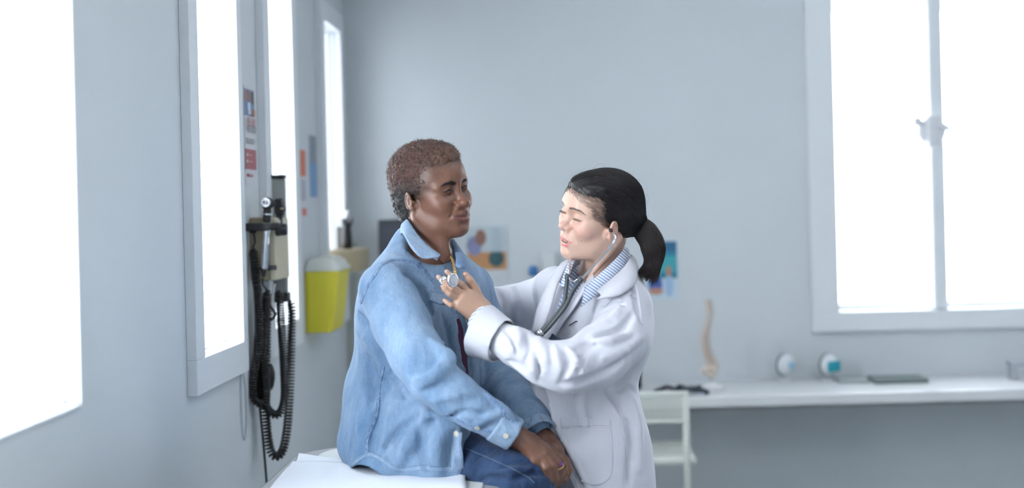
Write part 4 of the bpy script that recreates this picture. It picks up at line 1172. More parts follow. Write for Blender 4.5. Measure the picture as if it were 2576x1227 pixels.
def doctor_clothes(root, body):
    W = cotton('white_cotton', (.56, .57, .635))
    S = Shape(WORLD)
    S.chain(px_chain([(1562, 772, 2.98), (1495, 725, 3.1), (1398, 728, 3.26)]), [.058, .062, .052], .05)
    S.chain(px_chain([(1545, 680, 3.09), (1530, 720, 3.1)]), [.052, .066], .04)
    dell(S, 1508, 815, 3.10, (.120, .150, .16), .05)
    dell(S, 1482, 960, 3.09, (.100, .112, .16), .05)
    dell(S, 1512, 1120, 3.06, (.108, .128, .17), .05)
    dell(S, 1528, 1290, 3.06, (.110, .135, .24), .05)
    S.chain(px_chain([(1385, 960, 3.02), (1400, 1060, 2.98), (1446, 1150, 2.96), (1494, 1240, 2.95), (1510, 1500, 2.95)]), [.050, .050, .046, .046, .05], .05)
    S.chain(px_chain([(1372, 880, 3.12), (1362, 980, 3.10)]), [.045, .040], .04)
    # sleeves
    S.chain(px_chain([(1568, 775, 2.98), (1560, 850, 2.93), (1505, 902, 2.86), (1424, 924, 2.81)]), [.064, .068, .064, .055], .03)
    S.chain(px_chain([(1424, 924, 2.81), (1360, 909, 2.81), (1300, 873, 2.83), (1268, 856, 2.85)]), [.055, .046, .042, .038], .02)
    S.chain(px_chain([(1398, 730, 3.26), (1345, 765, 3.32), (1290, 775, 3.33), (1230, 772, 3.30), (1150, 765, 3.27)]), [.054, .062, .058, .050, .046], .03)
    # slack cloth at the back of the armhole
    S.chain(px_chain([(1600, 790, 3.02), (1616, 856, 3.0)]), [.022, .014], .03)
    S.chain(px_chain([(1560, 880, 2.95), (1600, 870, 3.0)]), [.035, .02], .04)
    # neck opening and the opening down the front
    S.ell(ata(1508, 655, 3.02), (.066, .075, .060), .012, 's')
    S.groove([(1462, 680), (1436, 712), (1418, 745), (1398, 785), (1376, 825)], [.036, .032, .028, .022, .014], .006, .006)
    S.groove([(1360, 985), (1372, 1040), (1388, 1085)], [.012, .014, .004], .002, .004)
    fo = [
        ([(1560, 760), (1540, 800), (1480, 830), (1450, 850)], .010, .005, .02, 'u'),
        ([(1590, 790), (1560, 835), (1500, 860), (1455, 880)], .010, .003, .022, 's'),
        ([(1610, 850), (1570, 880), (1520, 900)], .011, .006, .022, 'u'),
        ([(1585, 720), (1600, 760), (1612, 810)], .007, .002, .014, 's'),
        ([(1440, 850), (1470, 880), (1500, 925), (1480, 960)], .010, .004, .018, 'u'),
        ([(1425, 850), (1448, 890), (1470, 935), (1455, 965)], .008, .001, .014, 's'),
        ([(1400, 855), (1420, 900), (1440, 930)], .009, .005, .016, 'u'),
        ([(1385, 855), (1395, 900), (1392, 940), (1385, 975)], .007, .001, .012, 's'),
        ([(1355, 850), (1370, 895), (1375, 930)], .009, .005, .016, 'u'),
        ([(1325, 840), (1335, 880), (1320, 915)], .007, .001, .014, 's'),
        ([(1300, 825), (1305, 860), (1285, 890)], .008, .004, .016, 'u'),
        ([(1265, 890), (1300, 920), (1345, 955), (1390, 978)], .008, .004, .016, 'u'),
        ([(1280, 905), (1320, 925), (1360, 930)], .006, .001, .012, 's'),
        ([(1410, 965), (1455, 960), (1510, 940), (1570, 900)], .008, .001, .018, 's'),
        ([(1350, 905), (1353, 950), (1368, 974)], .008, .000, .012, 's'),
        ([(1338, 890), (1340, 930), (1350, 960)], .009, .004, .014, 'u'),
        ([(1425, 876), (1449, 909), (1468, 936)], .011, .003, .012, 'u'),
        ([(1411, 960), (1431, 914), (1420, 880)], .008, .000, .012, 's'),
        ([(1395, 868), (1402, 895), (1409, 918)], .008, .002, .010, 'u'),
        ([(1500, 842), (1530, 838), (1566, 827)], .010, .001, .014, 's'),
        ([(1495, 858), (1535, 856), (1580, 842)], .010, .004, .014, 'u'),
        ([(1480, 880), (1462, 905), (1455, 935)], .008, .001, .012, 's'),
        ([(1526, 940), (1480, 958), (1449, 970)], .007, .001, .010, 's'),
        ([(1270, 830), (1290, 850), (1300, 885)], .007, .001, .010, 's'),
        ([(1500, 790), (1530, 770), (1565, 765)], .009, .002, .014, 's'),
        # body
        ([(1520, 950), (1558, 985), (1588, 1012)], .011, .004, .014, 'u'),
        ([(1530, 985), (1560, 1020), (1580, 1060)], .010, .001, .014, 's'),
        ([(1560, 940), (1540, 1000), (1548, 1060)], .010, .004, .022, 's'),
        ([(1600, 960), (1570, 1010), (1560, 1100)], .010, .006, .022, 'u'),
        ([(1420, 985), (1425, 1030), (1440, 1080)], .009, .003, .02, 's'),
        ([(1470, 985), (1465, 1030), (1475, 1060)], .008, .004, .02, 'u'),
        ([(1400, 1090), (1430, 1150), (1460, 1210)], .010, .002, .02, 's'),
        ([(1385, 1020), (1410, 1090), (1445, 1160), (1480, 1230)], .008, .003, .014, 'u'),
        ([(1595, 1010), (1605, 1080), (1608, 1180)], .010, .006, .022, 'u'),
        ([(1575, 1060), (1585, 1130), (1580, 1210)], .009, .003, .02, 's'),
        ([(1600, 985), (1580, 975), (1550, 985)], .007, .001, .014, 's'),
        # far sleeve
        ([(1250, 725), (1262, 760), (1255, 800)], .009, .002, .016, 's'),
        ([(1285, 725), (1300, 760), (1300, 800)], .010, .006, .018, 'u'),
        ([(1310, 712), (1325, 745), (1350, 785)], .009, .002, .016, 's'),
        ([(1350, 700), (1345, 740), (1365, 790)], .009, .005, .018, 'u'),
        ([(1390, 690), (1380, 740), (1370, 790)], .007, .001, .014, 's'),
        # back
        ([(1605, 720), (1575, 770)], .006, .002, .012, 's'),
    ]
    S.folds(fo)
    S.plane(ata(1530, 1430, 3.0), (0, 0, -1), .004)
    S.post.append(lambda P: (.0016*vnoise(P*[1, 1, .6], 20, 11)+.0005*vnoise(P, 50, 12)).astype(F32))
    lo = np.array([-.33, 2.66, .60]); hi = np.array([.27, 3.46, 1.42])
    o = sdf_object('medical_coat', S, lo, hi, .0042, W, root, white_tint)
    o['label'] = 'white medical coat with folded-back sleeves'
    C = Cloth(o)
    # striped shirt underneath
    ST = striped('striped_shirt_cloth', (.75, .2, .35), 900)
    T = Shape(WORLD)
    dell(T, 1506, 815, 3.10, (.104, .140, .15), .05); dell(T, 1476, 955, 3.09, (.082, .095, .15), .05)
    T.chain(px_chain([(1550, 775, 3.0), (1500, 735, 3.1), (1405, 735, 3.24)]), [.044, .052, .040], .05)
    T.chain(px_chain([(1380, 960, 3.03), (1400, 1060, 2.995), (1430, 1120, 2.97)]), [.040, .042, .035], .05)
    T.chain(px_chain([(1480, 660, 3.0), (1476, 700, 2.985)]), [.016, .022], .02, 's')
    T.ell(ata(1500, 665, 3.04), (.058, .060, .045), .010, 's')
    T.plane(ata(1460, 1180, 3.0), (0, 0, -1), .004)
    t = sdf_object('striped_shirt', T, np.array([-.2, 2.8, .8]), np.array([.25, 3.4, 1.42]), .0055, ST, root)
    t['label'] = 'blue and white striped shirt'
    ST2 = striped('striped_collar_cloth', (.55, .1, .75), 950)
    sheet('collar', [[(1573, 622, 3.03), (1545, 655, 2.99), (1505, 692, 2.955), (1470, 722, 2.935)],
                     [(1582, 632, 3.05), (1556, 668, 2.985), (1515, 705, 2.945), (1466, 745, 2.925)],
                     [(1584, 652, 3.06), (1562, 690, 2.98), (1520, 728, 2.94), (1462, 772, 2.92)]], ST2, t, .0025)
    sheet('collar', [[(1462, 645, 3.06), (1446, 660, 3.03), (1432, 690, 2.99), (1424, 715, 2.97)],
                     [(1442, 645, 3.08), (1426, 665, 3.05), (1412, 695, 3.01), (1414, 722, 2.97)],
                     [(1436, 650, 3.09), (1420, 668, 3.06), (1404, 690, 3.03), (1408, 712, 2.98)]], ST2, t, .0025)
    # lapels and coat collar
    def on(u, v, off=.004): return C.p(u, v, off)[0]
    def to3(L): return [tuple(p) if len(p) == 3 and p[0] > 50 else tuple(p) for p in L]
    sheet('coat_collar', [[(1588, 640, 3.05), (1570, 672, 2.985), (1535, 705, 2.945), (1500, 732, 2.925)],
                          [(1600, 655, 3.06), (1592, 692, 2.955), (1552, 722, 2.915), (1512, 742, 2.905)],
                          [(1602, 672, 3.065), (1598, 712, 2.950), (1560, 742, 2.905), (1500, 752, 2.900)]], W, o, .003)
    out = [(1500, 735), (1470, 748), (1452, 775), (1424, 812), (1400, 838), (1380, 850)]; inn = [(1492, 690), (1470, 716), (1448, 750), (1420, 795), (1394, 832), (1380, 852)]
    O = [on(u, v, .010) for u, v in out]; ym = [p.y for p in O]
    for i in range(4, 6): ym[i] = ym[3]+.004*(i-3); O[i] = V(ata(*out[i], ym[i]))
    sheet('lapel', [[ata(*q, y+.014) for q, y in zip(inn, ym)], [ata((q[0]+p[0])/2, (q[1]+p[1])/2, y-.006) for q, p, y in zip(inn, out, ym)], [tuple(p) for p in O]], W, o, .003)
    sheet('lapel', [[(1436, 651, 3.07), (1405, 712, 2.98), (1384, 784, 2.95), (1354, 848, 2.95)],
                    [(1424, 655, 3.09), (1390, 712, 2.985), (1366, 782, 2.955), (1344, 848, 2.955)],
                    [(1412, 662, 3.11), (1376, 716, 3.02), (1350, 780, 2.985), (1335, 848, 2.975)]], W, o, .003)
    # folded-back sleeve cuff
    cs = Shape(WORLD); A, B = ata(1262, 858, 2.850), ata(1208, 831, 2.885); d = (B-A)/np.linalg.norm(B-A)
    cs.chain([A, B], [.0510, .0635], .003)
    dn = np.array(at(1205, 831, 2.88)-at(1258, 856, 2.855)); dn /= np.linalg.norm(dn)
    cs.plane(B, dn, .002); cs.plane(A, -dn, .002); cs.chain([A-d*.03, B+d*.06], [.0450, .0590], .002, 's')
    cs.post.append(lambda P: (.0008*vnoise(P, 50, 31)).astype(F32))
    cu = sdf_object('sleeve_cuff', cs, np.minimum(A, B)-.09, np.maximum(A, B)+.09, .0019, W, o, white_tint)
    c2 = Shape(WORLD); A2, B2 = ata(1250, 838, 2.87), ata(1204, 798, 2.90); d2 = (B2-A2)/np.linalg.norm(B2-A2)
    c2.chain([A2, B2], [.033, .0345], .003); c2.plane(B2, d2, .002); c2.plane(A2-d2*.02, -d2, .002); c2.chain([A2-d2*.05, B2+d2*.06], [.029, .031], .002, 's')
    sdf_object('shirt_cuff', c2, np.minimum(A2, B2)-.07, np.maximum(A2, B2)+.07, .0019, striped('striped_cuff_cloth', (.45, -.3, -.85), 1100), t)
    WS = mat('seam_shade_thread', (.50, .51, .60), .8)
    CU_ = Cloth(cu)
    stitches('stitching', CU_, [(1280, 812), (1268, 838), (1250, 868), (1232, 900)], WS, cu, off=.0016, step=.0038)
    # seams of the coat
    for nme, uv, w_ in [('front_edge', [(1342, 1000), (1360, 1050), (1384, 1100), (1412, 1150), (1440, 1200), (1452, 1227)], .012),
                        ('pocket_hem', [(1410, 1062), (1450, 1062), (1492, 1062), (1534, 1062)], .022),
                        ('armhole_seam', [(1592, 700), (1603, 735), (1610, 775), (1614, 815)], .005),
                        ('dart_seam', [(1440, 985), (1446, 1020), (1450, 1052)], .003),
                        ('side_seam', [(1550, 985), (1560, 1040), (1572, 1110), (1580, 1227)], .004),
                        ('yoke_seam', [(1520, 770), (1548, 745), (1580, 738), (1602, 752)], .004)]:
        s_ = seam(nme, C, uv, w_, W, o, h=.0012)
        if nme in ('front_edge', 'pocket_hem'): stitches('stitching', C, uv, WS, s_, side=w_*.34, off=.0024, step=.0036)
    pk = [(1410, 1056), (1412, 1100), (1424, 1160), (1452, 1200), (1490, 1218), (1522, 1210), (1538, 1180), (1538, 1120), (1536, 1056)]
    ps = seam('pocket', C, pk, .004, W, o); stitches('stitching', C, pk, WS, ps, off=.0020, step=.0036)
    bp = seam('breast_pocket', C, [(1392, 842), (1412, 834), (1436, 830)], .014, W, o, h=.0016)
    tg = MB(); p, n = (V(at(1399, 855, 2.905)), V((-.55, -.83, .1)).normalized()); x = V((.80, .30, -.32)).normalized(); x = (x-n*x.dot(n)).normalized(); y = n.cross(x)
    G = [[p+x*(a-.5)*.034+y*(b-.5)*.016 for a in np.linspace(0, 1, 4)] for b in np.linspace(0, 1, 4)]
    tg.grid(G).build('name_badge', mat('slate_badge', (.055, .075, .13), .4), root, solid=.002)
    pc = MB(); p, n = C.p(1446, 812, .003)
    pc.tube([p+V((-.012, 0, -.006)), p+V((.004, -.002, .004)), p+V((.014, -.001, .003))], .0012, 6).build('pen_clip', mat('dark_clip', (.05, .05, .06), .3, metal=.6), root)
    return o, C
# ------------------------------------------------------------------ diagnostic set on the left wall
def coil(path, R, wire, pitch, n=9, seg=6):
    """a helix wound round a path"""
    P = np.array(smooth_path(path, 10)); d = np.concatenate([[0], np.cumsum(np.linalg.norm(np.diff(P, axis=0), axis=1))])
    turns = int(d[-1]/pitch); m = turns*n
    s = np.linspace(0, d[-1], m); Q = np.stack([np.interp(s, d, P[:, k]) for k in range(3)], 1)
    T = np.gradient(Q, axis=0); T /= np.linalg.norm(T, axis=1, keepdims=True)
    x = np.array([0, 1.0, 0]); out = []
    for i in range(m):
        x = x-T[i]*(x @ T[i]); x /= np.linalg.norm(x); y = np.cross(T[i], x); a = 2*math.pi*i/n
        rr = R*min(1, .25+i/n*.8, .25+(m-1-i)/n*.8)
        out.append(Q[i]+(x*math.cos(a)+y*math.sin(a))*rr)
    return MB().tube([V(o) for o in out], wire, seg)
def wall_things():
    BLK = mat('black_plastic', (.014, .016, .018), .42); CORD = mat('black_cord', (.010, .012, .013), .38, spec=.6)
    BEI = mat('beige_plastic', (.42, .36, .24), .5, noise=.04, nscale=12); BEI2 = mat('pale_beige_plastic', (.50, .46, .34), .5)
    CHR = mat('brushed_chrome', (.62, .63, .65), .22, metal=1); GRY = mat('grey_enamel', (.30, .32, .31), .45)
    YA, YB_ = 3.79, 3.965; xw = XL
    tr = empty('wall_transformer', at(660, 705, 3.87)); tag(tr, 'beige wall transformer box with black holder arm and knob', 'medical device')
    z0, z1 = 1.308, 1.497
    MB().box((xw+.0005, YA+.006, z0), (xw+.055, YB_, z1), .004).build('housing', BEI, tr)
    MB().box((xw+.0555, YA+.004, z0), (xw+.078, YB_+.004, z1-.002), .005).build('front_cover', BEI2, tr)
    MB().box((xw+.030, YA+.0005, z0+.032), (xw+.079, YA+.0035, z0+.046), .0008).build('label_strip', mat('charcoal_label', (.05, .055, .06), .4), tr)
    MB().box((xw+.0785, YA+.03, z0+.150), (xw+.082, YA+.10, z0+.180), .001).build('label_plate', mat('white_label', (.6, .6, .58), .5), tr)
    MB().lathe([(0, 0), (.019, 0), (.020, .004), (.0185, .008), (.0175, .026), (.015, .030), (0, .030)], (xw+.080, YA+.012, z0+.151), (1, .05, 0), 28).build('knob', BLK, tr, smooth=True)
    hb = MB().box((xw+.0, YA-.050, z1-.040), (xw+.072, YA-.022, z1-.016), .004).box((xw+.002, YA-.030, z1-.038), (xw+.016, YA+.012, z1-.018), .003)
    hb.tube([(xw+.060, YA-.030, z1-.028), (xw+.085, YA-.020, z1-.028), (xw+.086, YA+.012, z1-.028)], .011, 10)
    hb.build('holder_arm', BLK, tr, smooth=False)
    # otoscope
    def PP(u, v, y=3.765): return V(at(u, v, y))
    ot = empty('otoscope', PP(665, 690)); tag(ot, 'chrome-handled otoscope with round glass lens standing in the holder', 'medical instrument')
    yo = 3.757
    top = PP(672, 560, yo); bot = PP(665, 678, yo); ax = (bot-top)
    MB().lathe([(0, 0), (.0105, .0), (.0105, .030), (.0085, .038), (.0088, .045), (.0100, .060), (.0105, ax.length*.95), (.0090, ax.length), (0, ax.length)], top, ax, 24).build('handle', CHR, ot, smooth=True)
    kn = MB()
    for i in range(14):
        a = 2*math.pi*i/14; q = V((0, 0, 1)).rotation_difference(ax.normalized())
        o1 = q @ V((math.cos(a)*.0105, math.sin(a)*.0105, .062)); o2 = q @ V((math.cos(a)*.0108, math.sin(a)*.0108, ax.length*.93))
        kn.tube([top+o1, top+o2], .0008, 5)
    kn.build('grip_ribs', mat('dark_chrome', (.30, .31, .33), .3, metal=1), ot)
    MB().lathe([(0, 0), (.0118, 0), (.0125, .006), (.0118, .030), (.0108, .038), (0, .038)], PP(673, 526, yo), ax, 24).build('neck', BLK, ot, smooth=True)
    MB().lathe([(.0120, 0), (.0130, .001), (.0130, .004), (.0120, .005)], PP(673, 537, yo), ax, 24).build('neck_ring', CHR, ot, smooth=True)
    hd = Shape(WORLD); hc = np.array(PP(672, 510, yo+.004))
    hd.ell(hc, (.0185, .018, .0170), .006); hd.chain([hc, hc+[.018, .004, -.004]], [.012, .008], .006); hd.chain([hc, hc+[0, 0, -.016]], [.014, .012], .006)
    sdf_object('head', hd, hc-.045, hc+.045, .0022, BLK, ot)
    fr = hc+[0, -.0165, .001]
    MB().lathe([(.0128, 0), (.0145, .002), (.0140, .006), (.0105, .0065), (.0095, .003), (.0060, .006), (.0040, .016), (.0028, .022), (0, .022)], fr, (.02, -1, .05), 28).build('lens_rim', CHR, ot, smooth=True)
    MB().lathe([(0, 0), (.0026, 0), (.0020, .003), (0, .003)], V(fr)+V((0, -.0215, .001)), (.02, -1, .05), 12).build('lens', BLK, ot, smooth=True)
    MB().lathe([(0, 0), (.0085, 0), (.0080, .012), (.0050, .026), (.0035, .030), (0, .030)], PP(665, 672, yo), ax, 18).build('cord_collar', BLK, ot, smooth=True)
    c1 = [PP(662, 700, 3.757), PP(662, 716, 3.76), PP(671, 734, 3.775), PP(668, 790, 3.785), PP(661, 860, 3.785), PP(656, 930, 3.78), PP(655, 985, 3.775), PP(668, 1020, 3.77), PP(688, 1042, 3.77), PP(706, 1036, 3.775), PP(716, 1000, 3.79), PP(715, 930, 3.81), PP(710, 850, 3.83), PP(705, 780, 3.85), PP(702, 730, 3.86), PP(701, 712, 3.86)]
    coil(c1[2:-1], .0105, .0033, .0076).build('coiled_cord', CORD, ot, smooth=True)
    MB().tube([V(p) for p in smooth_path(c1[:4], 5)], .0032, 8).build('cord_end', CORD, ot, smooth=True)
    # ophthalmoscope behind it
    op = empty('ophthalmoscope', PP(705, 560, 3.84)); tag(op, 'black ophthalmoscope head standing behind the otoscope', 'medical instrument')
    oh = Shape(WORLD); oc = np.array(PP(704, 520, 3.85))
    oh.box(oc, (.0115, .011, .026), .006, .004, rot=rotm('Y', -6)); oh.box(oc+[.004, 0, .0], (.013, .008, .014), .005, .006)
    oh.ell(oc+[.016, -.002, .008], (.006, .010, .012), .004, 's'); oh.chain([oc+[-.012, -.004, .018], oc+[-.010, -.006, -.018]], [.004, .005], .006)
    sdf_object('head', oh, oc-.05, oc+.05, .0022, BLK, op)
    MB().box(V(oc)+V((.004, -.0125, -.008)), V(oc)+V((.014, -.0105, -.003)), .0006).build('marking', mat('tan_marking', (.55, .45, .28), .5), op)
    MB().lathe([(0, 0), (.010, 0), (.0095, .035), (0, .035)], V(oc)+V((-.002, 0, -.024)), (0, 0, -1), 20).build('handle', BLK, op, smooth=True)
    c2 = [PP(638, 586, 3.775), PP(641, 608, 3.775), PP(637, 626, 3.77), PP(642, 680, 3.765), PP(648, 740, 3.76), PP(651, 800, 3.755), PP(650, 870, 3.75), PP(642, 930, 3.75), PP(637, 975, 3.75), PP(643, 1006, 3.75), PP(658, 1014, 3.75), PP(669, 1000, 3.752), PP(668, 950, 3.757), PP(662, 890, 3.76)]
    coil(c2[2:], .0105, .0033, .0078).build('coiled_cord', CORD, op, smooth=True)
    MB().tube([V(p) for p in smooth_path([PP(636, 572, 3.775)]+c2[:4], 5)], .0032, 8).build('cord_end', CORD, op, smooth=True)
    MB().box(PP(631, 586, 3.78), PP(643, 574, 3.765), .001).build('plug', BLK, op)
    # blood pressure unit
    bp = empty('blood_pressure_unit', PP(700, 745, 3.99)); tag(bp, 'tall grey blood pressure panel with black ends on the left wall', 'medical device')
    a = at(673, 450, 3.99); b = at(726, 735, 3.99)
    x0, x1 = a.x, b.x-.004
    MB().box((x0, 3.985, b.z), (x1, 4.012, a.z), .003).build('panel', GRY, bp)
    MB().box((x0+.006, 3.980, a.z+.0005), (x1+.001, 4.016, a.z+.012), .002).build('end_cap', BLK, bp); MB().box((x0-.002, 3.978, b.z-.030), (x1+.004, 4.018, b.z-.0005), .003).build('end_cap', BLK, bp)
    MB().box((XL+.001, 4.0, 1.40), (x0+.0, 4.010, 1.46), .001).build('bracket', GRY, bp)
    MB().tube([V(p) for p in smooth_path([(x0+.010, 3.99, a.z+.006), (x0-.008, 3.985, a.z+.004), (x0-.014, 3.98, a.z-.02), (x0-.013, 3.98, a.z-.14)], 6)], .0028, 8).build('air_tube', CORD, bp, smooth=True)
    c3 = [PP(716, 748, 3.97), PP(728, 757, 3.965), PP(734, 775, 3.96), PP(733, 840, 3.95), PP(731, 920, 3.93), PP(728, 1000, 3.90), PP(722, 1080, 3.86), PP(712, 1130, 3.83), PP(697, 1148, 3.81), PP(682, 1136, 3.80), PP(673, 1090, 3.80), PP(669, 1030, 3.80), PP(668, 950, 3.80), PP(670, 870, 3.81), PP(672, 780, 3.82), PP(673, 730, 3.83)]
    coil(c3[1:], .0110, .0034, .0098).build('coiled_tube', CORD, bp, smooth=True)
    MB().tube([V(p) for p in smooth_path([PP(712, 740, 3.975)]+c3[:3], 5)], .0040, 8).build('tube_end', CORD, bp, smooth=True)
    MB().tube([V(p) for p in smooth_path([PP(676, 762, 3.83), PP(684, 775, 3.82), PP(692, 790, 3.82), PP(684, 803, 3.82), PP(672, 798, 3.82)], 6)], .0038, 8).build('tube_loop', CORD, bp, smooth=True)
    MB().tube([V(p) for p in smooth_path([PP(692, 712, 3.84), PP(684, 745, 3.83), PP(678, 775, 3.83)], 6)], .0030, 8).build('valve_rod', CHR, bp, smooth=True)
    bb = at(678, 948, 3.815)
    MB().lathe([(0, -.040), (.008, -.038), (.0135, -.026), (.0165, -.005), (.0160, .012), (.011, .030), (.005, .040), (0, .041)], bb, (.05, 0, 1), 24).build('squeeze_bulb', CORD, bp, smooth=True)
    MB().tube([V(p) for p in smooth_path([PP(631, 712, 3.87), PP(634, 780, 3.85), PP(640, 860, 3.82), PP(648, 950, 3.80), PP(656, 1050, 3.78), PP(664, 1130, 3.76), PP(671, 1215, 3.74)], 6)], .0038, 8).build('air_hose', CORD, bp, smooth=True)
    # cable on the wall under the window casing
    cb = empty('wall_cable', (XL, 3.6, .9)); tag(cb, 'thin pale cable looping on the wall under the window beside the coiled cords', 'cable')
    MB().tube([V(p) for p in smooth_path([(XL+.003, 3.66, 1.075), (XL+.004, 3.69, 1.0), (XL+.004, 3.69, .9), (XL+.004, 3.66, .86), (XL+.004, 3.64, .93), (XL+.003, 3.645, 1.075)], 6)], .0018, 6).build('cable', mat('pale_cable', (.42, .46, .52), .5), cb, smooth=True)
    # posters on the left wall
    def wall_poster(name, u0, u1, v0, v1, label, blocks, X=XL+.0015, base=(.62, .63, .66), text=None):
        y0, y1 = -X*0+FPX*abs(X)/abs(u0-CU), FPX*abs(X)/abs(u1-CU)
        zt = at(u0, v0, y0).z; zb = at(u0, v1, y0).z
        r = empty(name, (X, y0, zb)); tag(r, label, 'poster')
        h, w_ = zt-zb, y1-y0
        MB().box((X-.0004, y0, zb), (X+.0002, y1, zt)).build('paper', mat(name+'_paper', base, .7), r)
        for kk, (nm, (a, b, c, d), colr) in enumerate(blocks):                  # a,b across 0..1; c,d up 0..1
            MB().box((X+.0003, y0+a*w_, zb+c*h), (X+.0006+.0003*kk, y0+b*w_, zb+d*h)).build(nm, mat(nm, colr, .6, noise=.25 if 'photo' in nm else 0, nscale=60), r)
        if text:
            for (tx, (a, c), sz, colr) in text:
                cu = bpy.data.curves.new('lettering', 'FONT'); cu.body = tx; cu.size = sz; cu.extrude = .0001
                tmp = bpy.data.objects.new('lettering', cu); COL.objects.link(tmp)
                dg = bpy.context.evaluated_depsgraph_get(); me = bpy.data.meshes.new_from_object(tmp.evaluated_get(dg)); bpy.data.objects.remove(tmp)
                wd = max(v.co.x for v in me.vertices); sc = min(1, .86*w_/wd)
                for v in me.vertices: v.co = V((X+.0060+v.co.z, y0+a*w_+v.co.x*sc, zb+c*h+v.co.y))
                link_mesh('lettering', me, mat('ink', colr, .6), r, smooth=False)
        return r
    wall_poster('health_poster', 620, 646, 212, 468, 'narrow health check poster with photo and dark red block beside the second window',
        [('photo_top', (.02, .98, .70, .97), (.16, .22, .36)), ('photo_face', (.05, .28, .85, .955), (.30, .16, .11)), ('photo_face', (.36, .60, .84, .955), (.26, .14, .10)), ('photo_face', (.70, .94, .83, .95), (.12, .09, .08)),
         ('photo_coat', (.34, .62, .72, .84), (.45, .55, .68)), ('photo_arm', (.62, .98, .71, .78), (.32, .17, .10)),
         ('red_panel', (.0, 1, .17, .37), (.36, .11, .13)), ('red_tag', (.12, .62, .095, .125), (.30, .06, .08)),
         ('white_icon', (.06, .16, .30, .325), (.65, .6, .6)), ('white_icon', (.06, .16, .235, .26), (.65, .6, .6)),
         ('white_line', (.22, .55, .310, .316), (.6, .5, .5)), ('white_line', (.22, .65, .245, .251), (.6, .5, .5)),
         ('text_line', (.1, .85, .470, .475), (.3, .3, .32)), ('text_line', (.1, .9, .450, .455), (.3, .3, .32)), ('text_line', (.1, .8, .430, .435), (.3, .3, .32))],
        text=[('FREE HEART', (.08, .60), .036, (.40, .10, .11)), ('HEALTH CHECKUP', (.08, .535), .030, (.08, .08, .10)), ('APPLY NOW', (.2, .102), .010, (.7, .6, .6))])
    wall_poster('wall_notice', 757, 772, 372, 548, 'blurred white notice with red-orange blocks between the third and fourth windows',
        [('orange_block', (.05, .95, .60, .98), (.60, .17, .10)), ('grey_text', (.1, .9, .25, .55), (.42, .42, .50)), ('orange_block', (.2, .9, .03, .14), (.60, .16, .12))])
    wall_poster('wall_notice', 781, 799, 335, 500, 'tall dark-to-blue notice hanging right of the red-orange one',
        [('dark_block', (.05, .98, .55, .98), (.22, .26, .32)), ('blue_block', (.05, .98, .03, .55), (.16, .30, .52))])
    # sharps bin
    bn = empty('sharps_bin', at(800, 838, 4.6)); tag(bn, 'yellow sharps bin with cloudy white lid mounted on the left wall', 'waste bin')
    YL = mat('yellow_plastic', (.70, .62, .045), .5); WL = mat('cloudy_lid', (.70, .72, .66), .4)
    y0, y1 = 4.56, 4.80
    def rr(u0, u1, v, n=.02):
        A, B = at(u0, v, y0), at(u1, v, y0); ins = .0
        pts = []
        for cx, cy, a0 in ((B.x-n, y1-n, 0), (A.x+n, y1-n, 90), (A.x+n, y0+n, 180), (B.x-n, y0+n, 270)):
            for k in range(5):
                a = math.radians(a0+k*22.5); pts.append(V((cx+n*math.cos(a), cy+n*math.sin(a), A.z)))
        return pts
    MB().ring_loft([rr(767, 832, 838, .012), rr(765, 836, 834, .02), rr(764, 845, 760), rr(763, 851, 690), rr(762, 854, 684)]).build('tub', YL, bn, smooth=False)
    MB().ring_loft([rr(761, 855, 683), rr(761, 855, 676), rr(766, 849, 672), rr(770, 842, 660), rr(784, 826, 650)]).build('lid', WL, bn, smooth=False)
    MB().box((XL+.0006, 4.60, at(767, 820, 4.6).z), (at(768, 700, 4.56).x+.004, 4.76, at(767, 700, 4.6).z)).build('bracket', mat('grey_bracket', (.35, .37, .38), .5), bn)
    # second diagnostic set in the far corner
    ds = empty('wall_transformer', at(875, 680, 5.0)); tag(ds, 'out-of-focus beige transformer box with black instruments in the far left corner', 'medical device')
    A, B = at(842, 628, 4.98), at(908, 682, 4.98)
    MB().box((XL+.001, 4.98, B.z), (B.x, 5.2, A.z), .006).build('housing', BEI, ds)
    pA, pB = at(864, 632, 5.03), at(870, 560, 5.03)
    MB().lathe([(0, 0), (.019, 0), (.020, .04), (.016, .09), (.022, .10), (.022, .125), (0, .126)], at(874, 628, 5.05), (0, 0, 1), 20).build('black_handle', BLK, ds, smooth=True)
    MB().lathe([(0, 0), (.020, 0), (.024, .02), (.016, .045), (0, .05)], at(878, 560, 5.05), (0, 0, 1), 20).build('chrome_head', mat('dull_chrome', (.35, .36, .38), .3, metal=.8), ds, smooth=True)
    MB().box(at(846, 570, 5.1), V((at(870, 570, 5.1).x, 5.13, at(846, 628, 5.1).z))).build('dark_plate', mat('dark_taupe', (.16, .15, .14), .6), ds)
    return tr
